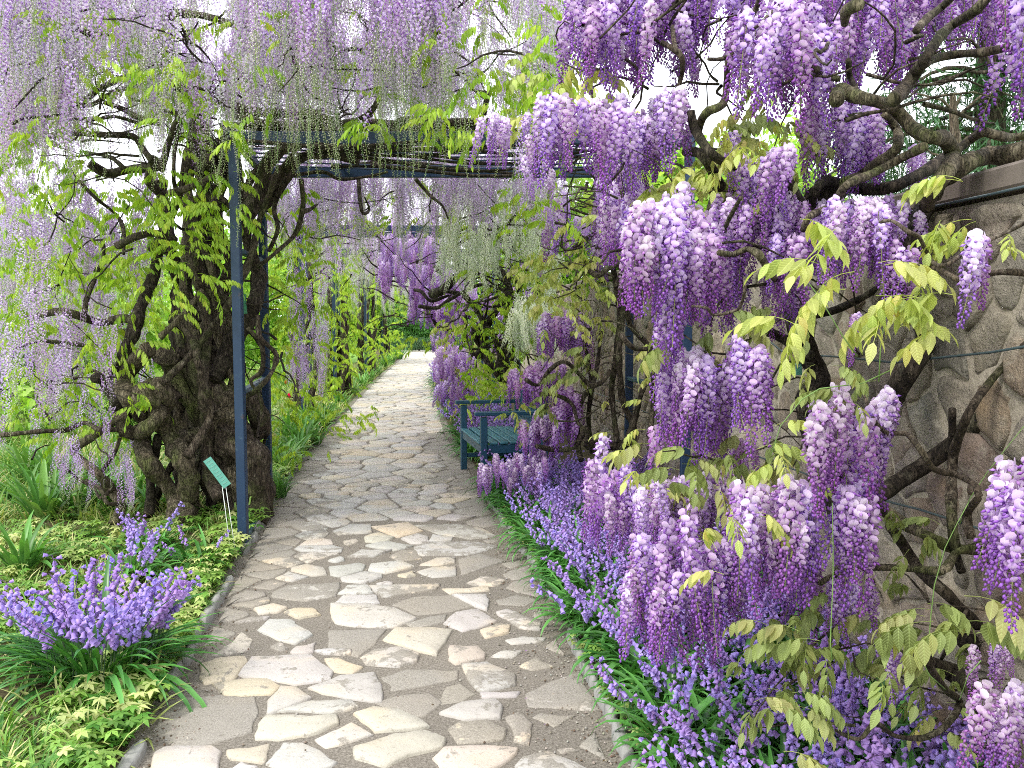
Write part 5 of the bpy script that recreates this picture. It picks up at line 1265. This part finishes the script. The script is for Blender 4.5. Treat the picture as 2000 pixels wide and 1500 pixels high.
rp = (R_(1055, 1160, 610, 700, 5.8, 6.4, 34, ['rose', 'dense'], .8, 1.1, False) + R_(1000, 1100, 700, 800, 6.2, 6.8, 36, 'rose', .8, 1.1, False) + R_(1080, 1130, 740, 870, 6.0, 6.5, 22, 'rose', .9, 1.15, False) + R_(1020, 1085, 815, 905, 6.1, 6.5, 18, ['rose', 'pale'], .8, 1.0, False)
  + R_(940, 1080, 880, 975, 6.0, 6.6, 38, ['rose', 'pale', 'pale'], .7, .9, False) + R_(1160, 1250, 270, 520, 5.2, 7, 34, ['mid', 'dense'], .8, 1.1, False) + R_(1150, 1300, 400, 600, 5.5, 7, 20, 'mid', .8, 1.1, False) + R_(1050, 1220, 380, 520, 6, 8, 26, 'mid', .8, 1.1, False)
  + R_(1020, 1150, 190, 400, 3.6, 5, 14, ['pale', 'longv'], .6, .8, False) + R_(930, 990, 215, 300, 3.9, 4.2, 6, 'pale', .8, .9, False))
hang(mw, 'raceme', 'R', rp, 300, B3)
hang(mw, 'leaf', 'L', L_region(1060, 1180, 500, 640, 5.6, 6.6, 64, 'yel', .7, 1) + L_region(1120, 1260, 380, 520, 5, 7, 36, 'yel', .7, 1) + L_region(1060, 1160, 640, 800, 5.5, 6.3, 24, 'olive', .6, .95) + L_region(1200, 1300, 640, 900, 4.6, 5.5, 14, 'yel', .6, .9) + L_region(990, 1060, 700, 860, 6.5, 7, 16, 'yel', .7, 1) + L_region(1000, 1130, 120, 260, 4.2, 5.6, 60, 'yel', .7, 1) + L_region(1000, 1280, 280, 460, 5.5, 8, 80, 'limef', .8, 1.1), 300, B3)

# ------------------------------------------------------------------ white wisteria and the far violet ones along the wall
random.seed(71)
B4 = Vector((wall_x(9.8) - .2, 9.8, 0))
ww = empty('white_wisteria', B4, 'white flowered wisteria with lime leaves and dark stems behind the bench', 'wisteria')
wb = [('s', 9.4, (8, 5), c5((1090, 700), (1060, 640), (1080, 560), (1040, 450), (1000, 400), (960, 320), (930, 280), (880, 230))), ('s', 9.6, (9, 6), c5((1130, 740), (1100, 560), (1130, 420), (1120, 300), (1130, 200), (1090, 100), (1010, 20), (950, -60))),
 ('s', 9.8, (10, 6), c5((960, 560), (990, 480), (980, 400), (1040, 330), (1080, 240))), ('s', 9.7, (9, 7), c5((1030, 640), (1000, 540), (950, 470), (930, 400))), ('s', 9.5, (9, 7), c5((1160, 640), (1150, 500), (1180, 400), (1210, 320), (1290, 380))),
 ('b', 9.3, (11, 6), c5((700, 210), (760, 185), (830, 120), (850, 90), (830, 20))), ('b', 9.0, (5, 4), c5((1010, 20), (1080, 80), (1140, 130), (1190, 150))), ('b', 9.0, (4, 4), c5((730, 190), (830, 205), (880, 215), (920, 270))), ('b', 9.0, (4, 3), c5((620, 280), (720, 290), (800, 240), (930, 170), (1000, 165), (1090, 190), (1130, 260))), ('b', 9.2, (4, 3), c5((600, 190), (640, 200), (690, 250), (790, 220))),
 ('s', 11.2, (12, 9), c5((1240, 0), (1250, -150), (1270, -300), (1280, -380)))]
branches(ww, B4, wb, M_BARKD)
twigs(ww, B4, [(880, 1080, 440, 620, 8, 10, 50, .011), (920, 1040, 560, 760, 9, 10, 44, .012), (860, 1060, 320, 480, 8, 11, 30, .012)], M_BARKD)
hang(ww, 'raceme', 'R', R_region(1000, 1085, 545, 710, 7.5, 8.2, 46, 'white', .7, 1.0, False) + R_region(860, 970, 430, 590, 7.8, 8.8, 50, 'white', .7, 1.0, False) + R_region(940, 1060, 430, 540, 7.8, 9, 30, 'white', .7, 1, False) + R_(880, 1050, 330, 520, 8, 11, 70, ['green', 'white', 'long'], .9, 1.2, False) + R_(1030, 1100, 500, 560, 8, 9, 16, 'white', .6, .8, False), 200, B4)
hang(ww, 'leaf', 'L', L_region(880, 1060, 560, 690, 8.2, 9.6, 140, 'limef', .7, 1.0) + L_region(900, 1010, 700, 790, 8.4, 9.4, 90, 'limef', .6, .9) + L_region(860, 1080, 400, 570, 8, 10, 110, 'limef', .7, 1.0) + L_region(1020, 1100, 480, 640, 7, 9, 50, 'yel', .9, 1.2), 300, B4)
B5 = Vector((wall_x(13) - .2, 13, 0))
fw = empty('far_violet_wisteria', B5, 'far wisteria whose violet sprays arch out over the path under the second arch', 'wisteria')
branches(fw, B5, [('s', 13, (7, 5), c5((900, 760), (930, 600), (900, 450), (860, 300), (800, 150), (700, 60), (560, 20))), ('b', 12.5, (5, 3), c5((850, 290), (760, 250), (680, 200), (600, 150))), ('b', 12.8, (4, 3), c5((860, 420), (740, 400), (690, 330)))], M_BARKD)
twigs(fw, B5, [(740, 900, 480, 640, 11, 14, 44, .013)], M_BARKD)
fr = (R_(740, 850, 430, 590, 11, 13.5, 110, 'mid', .9, 1.25, False) + R_(800, 900, 530, 640, 12, 15, 110, 'mid', .9, 1.25, False) + R_(850, 960, 500, 680, 12, 15, 60, 'mid', .9, 1.2, False) + R_(842, 890, 590, 700, 13, 16, 40, 'mid', .9, 1.2, False)
  + R_(930, 1060, 560, 700, 9.8, 11, 50, 'mid', .9, 1.1, False) + R_(850, 910, 670, 760, 10.5, 13, 70, 'mid', .8, 1.1, False) + R_(848, 930, 690, 800, 9.8, 11, 60, 'mid', .7, 1.0, False) + R_(850, 1050, 560, 640, 11, 14, 40, 'mid', .9, 1.2, False) + R_(930, 1120, 400, 560, 10, 14, 70, 'mid', .9, 1.2, False))
hang(fw, 'raceme', 'R', fr, 300, B5)
hang(fw, 'leaf', 'L', L_region(860, 960, 620, 800, 10, 12, 90, 'yel', .8, 1.1) + L_region(780, 900, 560, 680, 12, 15, 40, 'limef', .9, 1.2), 130, B5)

# ------------------------------------------------------------------ bluebells
random.seed(81)
BB_LIB = []
def bluebells(loc, rz, n, s, label, group, spread=.1, lib=None, leafn=None, lean=0):
    root = empty('bluebell_clump', loc, label, 'bluebells', group, rz=rz)
    for k in range(3 if leafn is None else 0):
        tag(obj('foliage', random.choice(BBT), root, (U(-spread, spread), U(-spread, spread), 0), (0, 0, U(0, 6.28)), s * U(.85, 1.15)), kind='stuff')
    for k in range(n):
        a = U(0, 6.28); r = spread * 1.5 * math.sqrt(U(0, 1)); t = U(.05, .4)
        obj('flower_stalk', random.choice(BBS), root, (cos(a) * r, sin(a) * r, 0), (0, U(-.05, .36), a + U(-.4, .4)), s * U(.85, 1.2))
    return root
n_b = 0; y = 2.0
spots = []
while len(spots) < 230 and n_b < 20000:
    n_b += 1; y = 1.9 + 7.5 * U(0, 1) ** 1.3; a, b = edge_x(ER, y) + .16, wall_x(y) - .15
    if y > 8.3: b = a + .5
    x = U(a, b)
    if bq.y + .4 > y > bp.y - .1 and x > bp.x - .15: 
        if y < bp.y + 1.4: continue
    if all(math.hypot(x - p[0], y - p[1]) > .155 for p in spots): spots.append((x, y))
for x, y in spots:
    dx = x - edge_x(ER, y); bluebells((x, y, .04), U(0, 6.28), (1 if U(0, 1) < .25 else 4) if dx < .2 else random.randint(4, 8), U(.8, 1.05), 'violet blue bluebell clump in the dense bed between path and wall', 'bluebells in the bed along the wall', .08)
y = 9.5
for i in range(34):
    y = 9 + i * .35; bluebells((edge_x(ER, y) + U(.2, .6), y, .04), U(0, 6.28), 9, U(1.1, 1.4), 'distant bluebell clump at the right edge of the path beyond the bench', 'bluebells beyond the bench', .14)
# the big clump bottom left, blade by blade
bc = G(190, 1345); bc.z = .03
big = empty('bluebell_clump', bc, 'big bluebell clump with long arching strap leaves at the lower left corner', 'bluebells')
blades = []
for i in range(10):
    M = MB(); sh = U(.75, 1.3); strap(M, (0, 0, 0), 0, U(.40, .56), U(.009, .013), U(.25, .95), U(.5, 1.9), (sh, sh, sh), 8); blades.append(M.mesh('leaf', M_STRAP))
for i in range(150):
    a = U(0, 6.28); r = .11 * math.sqrt(U(0, 1)); obj('leaf', random.choice(blades), big, (cos(a) * r * 1.5, sin(a) * r, 0), (U(-.1, .1), U(-.2, .25), a + U(-.4, .4)), U(.75, 1.12))
for i in range(60):
    a = U(0, 6.28); r = .17 * math.sqrt(U(0, 1)); obj('flower_stalk', random.choice(BBS), big, (cos(a) * r * 1.75 - .03, sin(a) * r + .03, .03), (0, U(-.1, .22), a + U(-.4, .4)), U(1.0, 1.35))
for (px, py, s, n, lb_) in ((255, 1150, 1.0, 7, 'small bluebell group just behind the big clump at lower left'), (290, 1100, .95, 8, 'bluebell clump in the left bed before the gnarled trunk'), (385, 1120, .85, 3, 'sparse bluebell clump with upright leaves near the nearest blue post')):
    p = G(px, py); p.z = .03; bluebells(p, 0, n, s, lb_, None, .07)

# ------------------------------------------------------------------ strap leaved plants, left
def strap_plant(px, py, s, label, group=None, d=None):
    p = G(px, py); p.z = .02
    root = empty('strap_leaved_plant', p, label, 'plant', group)
    for k in range(2): tag(obj('foliage', random.choice(STR), root, (U(-.05, .05), U(-.05, .05), 0), (0, 0, U(0, 6.28)), s * U(.85, 1.1)), kind='stuff')
strap_plant(45, 1130, 1.0, 'upright broad leaved clump at the left edge above the bluebells')
for k, (px, py, s) in enumerate(((80, 1030, 1.2), (150, 1010, 1.1), (215, 1000, 1.0), (40, 1000, 1.1), (265, 990, 1.0), (120, 960, 1.1), (300, 1010, .9), (190, 960, 1.0), (60, 950, 1.2))):
    strap_plant(px, py, s, 'lush strap leaved clump in the bed left of the gnarled trunk', 'strap leaved clumps left of the trunk')
for k, (px, py, s) in enumerate(((548, 975, .6), (560, 930, .8), (575, 900, 1.0), (590, 880, 1.1), (610, 870, .9), (625, 845, 1.0), (640, 825, .9), (662, 800, .9), (690, 775, .9), (705, 760, 1.0), (720, 748, 1.0), (735, 735, 1.0), (750, 722, 1.2), (765, 712, 1.2), (778, 702, 1.2), (570, 870, 1.0), (600, 850, 1.0), (540, 920, 1.0))):
    strap_plant(px, py, s, 'fresh green strap leaved clump along the left edge of the path', 'strap leaved clumps along the left path edge')
def tulip(px, py, label):
    p = G(px, py); root = empty('red_tulip', p, label, 'tulip', 'red tulips behind the arches')
    M = MB(); thin(M, Vector((0, 0, 0)), Vector((0, 0, .4)), .004, (.2, .4, .1)); obj('stem', M.mesh('stem', M_STEM), root)
    M = MB()
    for k in range(6):
        a = k * pi / 3; leaflet(M, Vector((cos(a) * .008, sin(a) * .008, .4)), Vector((cos(a) * .35, sin(a) * .35, 1)), Vector((-cos(a), -sin(a), .3)), .07, .026, (0.75, 0.03, 0.02), 4, .2, -.3)
    obj('flower', M.mesh('flower', M_RED), root)
for k, (px, py) in enumerate(((547, 830), (566, 838), (505, 850), (560, 800), (585, 812), (500, 870))): tulip(px, py, 'small red tulip glimpsed behind the arches at left')

# ------------------------------------------------------------------ low cover, grass, petals
random.seed(91)
src_root = empty('ground_cover_plant', (edge_x(EL, 3.2) - .35, 3.2, .03), 'low pale green anemone like plants edging the bed at lower left', 'plant')
srcs = [obj('foliage', m, src_root, (i * .07, U(-.05, .05), 0)) for i, m in enumerate(ROS)]
pl = []
for i in range(2600):
    y = 1.6 + 12 * U(0, 1) ** 1.5; x = edge_x(EL, y) - .10 - 1.7 * U(0, 1) ** 1.4
    if noise.noise(Vector((x * 1.9, y * 1.9, 4))) < -.02 and x < edge_x(EL, y) - .25 + .2 * noise.noise(Vector((x * 4, y * 4, 1))): continue
    pl.append((Vector((x, y, .03)), (U(-.15, .15), U(-.15, .15), U(0, 6.28)), U(.7, 1.3) * (1.1 if y > 5 else .95), random.randrange(4)))
for i in range(260):
    y = 2.2 + 8 * U(0, 1) ** 1.3; pl.append((Vector((edge_x(ER, y) + U(.06, .3), y, .03)), (0, 0, U(0, 6.28)), U(.5, .9), random.randrange(4)))
scatter('ground_cover', pl, srcs)
grs_root = empty('grass_tuft', (edge_x(EL, 2.8) - .5, 2.8, .03), 'thin grass tuft in the lower left bed', 'grass')
gsrc = [obj('blades', m, grs_root, (i * .06, 0, 0)) for i, m in enumerate(GRS)]
pl = []
for i in range(9000):
    y = 1.6 + 24 * U(0, 1) ** 1.8; x = edge_x(EL, y) - .12 - (1.4 + y * .55) * U(0, 1) ** 1.1
    pl.append((Vector((x, y, .0)), (U(-.2, .2), U(-.2, .2), U(0, 6.28)), U(.5, 1.35) * (1.1 if y < 6 else 1.6), random.randrange(3)))
scatter('grass', pl, gsrc)
M = MB()
for i in range(60):
    y = U(2, 9); x = U(edge_x(EL, y), edge_x(ER, y)) if U(0, 1) < .3 else edge_x(ER, y) - U(0, .25)
    leaflet(M, Vector((x, y, .018)), Vector((U(-1, 1), U(-1, 1), 0)), Vector((U(-.3, .3), 0, 1)), U(.008, .014), U(.003, .006), jit((0.5, 0.28, 0.6), .2) if U(0, 1) < .5 else jit((.13, .08, .04), .3), 2)
tag(obj('fallen_petals', M.mesh('fallen_petals', M_PETL)), kind='stuff')

M = MB()
for i in range(5200):
    y = 1.7 + 9 * U(0, 1) ** 1.6; a, b = edge_x(EL, y) - .08, edge_x(ER, y) + .06; k = U(0, 1)
    x = a + abs(random.gauss(0, .12)) if k < .4 else b - abs(random.gauss(0, .16)) if k < .85 else U(a, b)
    r = U(.002, .0065); c = jit(random.choice(((.34, .32, .28), (.2, .17, .13), (.12, .08, .05), (.3, .27, .22))), .2); p = Vector((x, y, .004 + r * .3)); v = []
    for q in range(5):
        an = q * 1.2566 + U(-.3, .3); v.append(M.vert(p + Vector((cos(an) * r * U(.7, 1.3), sin(an) * r * U(.7, 1.3), -r * .3)), c))
    t_ = M.vert(p + Vector((0, 0, r * U(.5, .9))), c)
    for q in range(5): M.f.append((v[q], v[(q + 1) % 5], t_))
m_, n_, b_ = newmat('loose_grit'); at_ = N_(n_, 'ShaderNodeAttribute', attribute_name='tint'); n_.links.new(at_.outputs['Color'], b_.inputs['Base Color']); b_.inputs['Roughness'].default_value = .9
tag(obj('loose_gravel', M.mesh('loose_gravel', m_, False)), kind='stuff')

# ------------------------------------------------------------------ trees and shrubs behind
random.seed(101)
LC = {M_BACK: [leafclump(M_BACK, 40, .30, .10, .026) for _ in range(3)], M_DARKL: [leafclump(M_DARKL, 40, .26, .08, .024) for _ in range(3)], M_CONIF: [leafclump(M_CONIF, 60, .30, .12, .008, flat=.5) for _ in range(3)]}
def tree(name, loc, h, trunk_r, blobs, n, mat, label, cat, group=None, s=(1.0, 1.8), solid=False):
    root = empty(name, loc, label, cat, group)
    M = MB(); pts = [Vector((U(-.1, .1) * i, U(-.1, .1) * i, h * i / 5 - .05)) for i in range(6)]; M.tube(pts, (trunk_r, trunk_r * .4), 8, .12, .3); obj('trunk', M.mesh('trunk', M_BARKD), root)
    for k in range(5):
        M = MB(); b_ = random.choice(blobs); a = pts[random.randint(1, 3)]; c = Vector(b_[0]); M.tube([a, a.lerp(c, .5) + Vector((U(-.2, .2), U(-.2, .2), U(0, .2))), c], (trunk_r * .5, .02), 6, .12, .2); obj('limb', M.mesh('limb', M_BARKD), root)
    src = []
    for i, me in enumerate(LC[mat]): src.append(obj('foliage', me, root, blobs[0][0], (0, 0, i), 1.3))
    pl = []
    for i in range(n):
        c, r = random.choice(blobs); v = Vector((random.gauss(0, 1), random.gauss(0, 1), random.gauss(0, 1))).normalized() * (U(.35, 1) ** .5)
        p = Vector((c[0] + v.x * r[0], c[1] + v.y * r[1], c[2] + v.z * r[2]))
        if p.z < .05 or noise.noise(p * .9 + Vector((loc[0], 0, 0))) < -.25: continue
        pl.append((p, (U(-.5, .5), U(-.5, .5), U(0, 6.28)), U(*s), random.randrange(3)))
    scatter('crown', pl, src, root); return root
def rb(n, ex, ey, z0, z1, r0, r1):
    return [((U(-ex, ex), U(-ey, ey), U(z0, z1)), (U(r0, r1), U(r0, r1), U(r0, r1) * .8)) for _ in range(n)]
GT = 'fresh green trees beyond the left bed'
for k, (x, y, h, ex, n, z1) in enumerate(((-5.2, 11.5, 2.2, 1.2, 380, 1.9), (-7.6, 13, 2.7, 1.6, 520, 2.4), (-6.2, 19, 3.4, 2.0, 600, 3.0), (-9.8, 16, 3.2, 1.8, 520, 2.8), (-6.8, 27, 4.2, 2.4, 600, 3.9), (-12, 24, 4.5, 2.6, 600, 4.0), (-8.5, 36, 6, 3.0, 600, 5.5))):
    tree('green_tree', (x, y, 0), h, .09, rb(7, ex, 1.0, .4, z1, .5, 1.0), n, M_BACK, ('bright green shrubby tree seen through the sprays left of the gnarled trunk', 'light green bushy tree at the left margin behind the weeping sprays', 'fresh green tree behind the second arch', 'spring green tree low behind the left bed', 'bright tree behind the third arch', 'pale green tree far back at the left', 'tall far green tree behind the farthest arches')[k], 'tree', GT, (1.0, 1.7) if y < 20 else (1.5, 2.4))
tree('round_shrub', (W(815, 640, 37).x, 37, 0), 1.6, .08, [((0, 0, .9), (1.0, .9, .95)), ((.6, 0, .6), (.7, .7, .7)), ((-.5, 0, .7), (.7, .7, .8)), ((1.6, .3, .6), (.9, .7, .7)), ((-1.3, .2, .6), (.8, .7, .7))], 620, M_DARKL, 'dark green rounded shrub closing the far end of the path', 'shrub', None, (.8, 1.3))
tree('low_shrub', (W(815, 640, 35.2).x, 35.2, 0), .5, .03, [((0, 0, .25), (1.5, .4, .35)), ((1.2, 0, .3), (.8, .4, .35))], 220, M_CONIF, 'low grey green shrub at the foot of the dark rounded shrub', 'shrub', None, (.6, .9))
tree('end_tree', (W(850, 600, 42).x, 42, 0), 4.5, .12, rb(9, 3.5, 1.0, 1.5, 4.5, 1.0, 1.6), 620, M_DARKL, 'tall green tree behind the rounded shrub at the path end', 'tree', None, (1.6, 2.6))
tree('end_tree', (W(740, 600, 44).x, 44, 0), 4.5, .12, rb(9, 3.0, 1.0, 1.0, 5.5, 1.0, 1.8), 620, M_BACK, 'pale tree behind the last arch of the pergola', 'tree', None, (1.8, 2.8))
for k, (x, y, h, ex, n, z0, z1) in enumerate(((1.9, 9.5, 2.9, .9, 330, 1.7, 3.0), (2.6, 13, 3.6, 1.4, 430, 1.9, 3.7), (.9, 16.5, 4.0, 1.5, 520, 1.5, 4.2))):
    tree('green_tree', (x, y, 0), h, .09, rb(6, ex, .8, z0, z1, .5, .9), n, M_BACK, ('light green tree rising just behind the wall', 'green tree behind the wall left of the conifer', 'bright tree behind the wall where the far violet sprays hang')[k], 'tree', 'fresh green trees behind the wall', (1.0, 1.7))
# conifer behind the wall with a snapped trunk in front
def conifer():
    base = Vector((4.6, 8.6, 0)); root = empty('conifer', base, 'dark green conifer with drooping boughs behind the near end of the wall', 'conifer')
    M = MB(); M.tube([Vector((0, 0, -.05)), Vector((.05, 0, 2)), Vector((0, .1, 4)), Vector((.1, 0, 6))], (.2, .08), 10, .1, .3); obj('trunk', M.mesh('trunk', M_BARK), root)
    src = [obj('foliage', me, root, (0, -.6, 2 + i * .5), (0, 0, i), 1.2) for i, me in enumerate(LC[M_CONIF])]
    pl = []
    for k in range(46):
        z = U(1.2, 5.6); a = U(0, 6.28); L = (6.2 - z) * U(.3, .52) + .3; p0 = Vector((0, 0, z)); dv = Vector((cos(a), sin(a), 0))
        pts = [p0 + dv * (L * t) + Vector((0, 0, L * (.22 * t - .5 * t * t))) for t in (0, .3, .6, 1)]
        M = MB(); M.tube(pts, (.03, .01), 5, .1, .2); obj('bough', M.mesh('bough', M_BARK), root)
        for q in range(16):
            t = U(.15, 1); P, _ = resample(pts, .01, .1); p = P[min(len(P) - 1, int(t * len(P)))]; pl.append((p + Vector((U(-.25, .25), U(-.25, .25), U(-.35, .05))), (U(-.4, .4), U(-.4, .4), U(0, 6.28)), U(.8, 1.3), random.randrange(3)))
    scatter('crown', pl, src, root)
conifer()
sb = Vector((W(1862, 400, 6.2).x, 6.2, 0)); sn = empty('broken_trunk', sb, 'pale snapped tree trunk standing in front of the conifer behind the wall', 'tree trunk')
M = MB(); M.tube([W(1868, 420, 6.2) - sb + Vector((0, 0, -1.3)), W(1866, 330, 6.2) - sb, W(1864, 250, 6.2) - sb, W(1860, 182, 6.2) - sb], (.05, .02), 9, .2, .06); obj('trunk', M.mesh('trunk', M_TWIG), sn)
for pts in ([(1866, 220), (1840, 195), (1800, 185), (1770, 180)], [(1868, 230), (1895, 205), (1930, 175), (1960, 160)], [(1866, 290), (1900, 270), (1950, 262)], [(1864, 310), (1820, 300), (1780, 265)], [(1868, 205), (1880, 180)]):
    M = MB(); M.tube([W(x, y, 6.2) - sb for x, y in pts], (.012, .004), 5, .15, .1); obj('limb', M.mesh('limb', M_TWIG), sn)
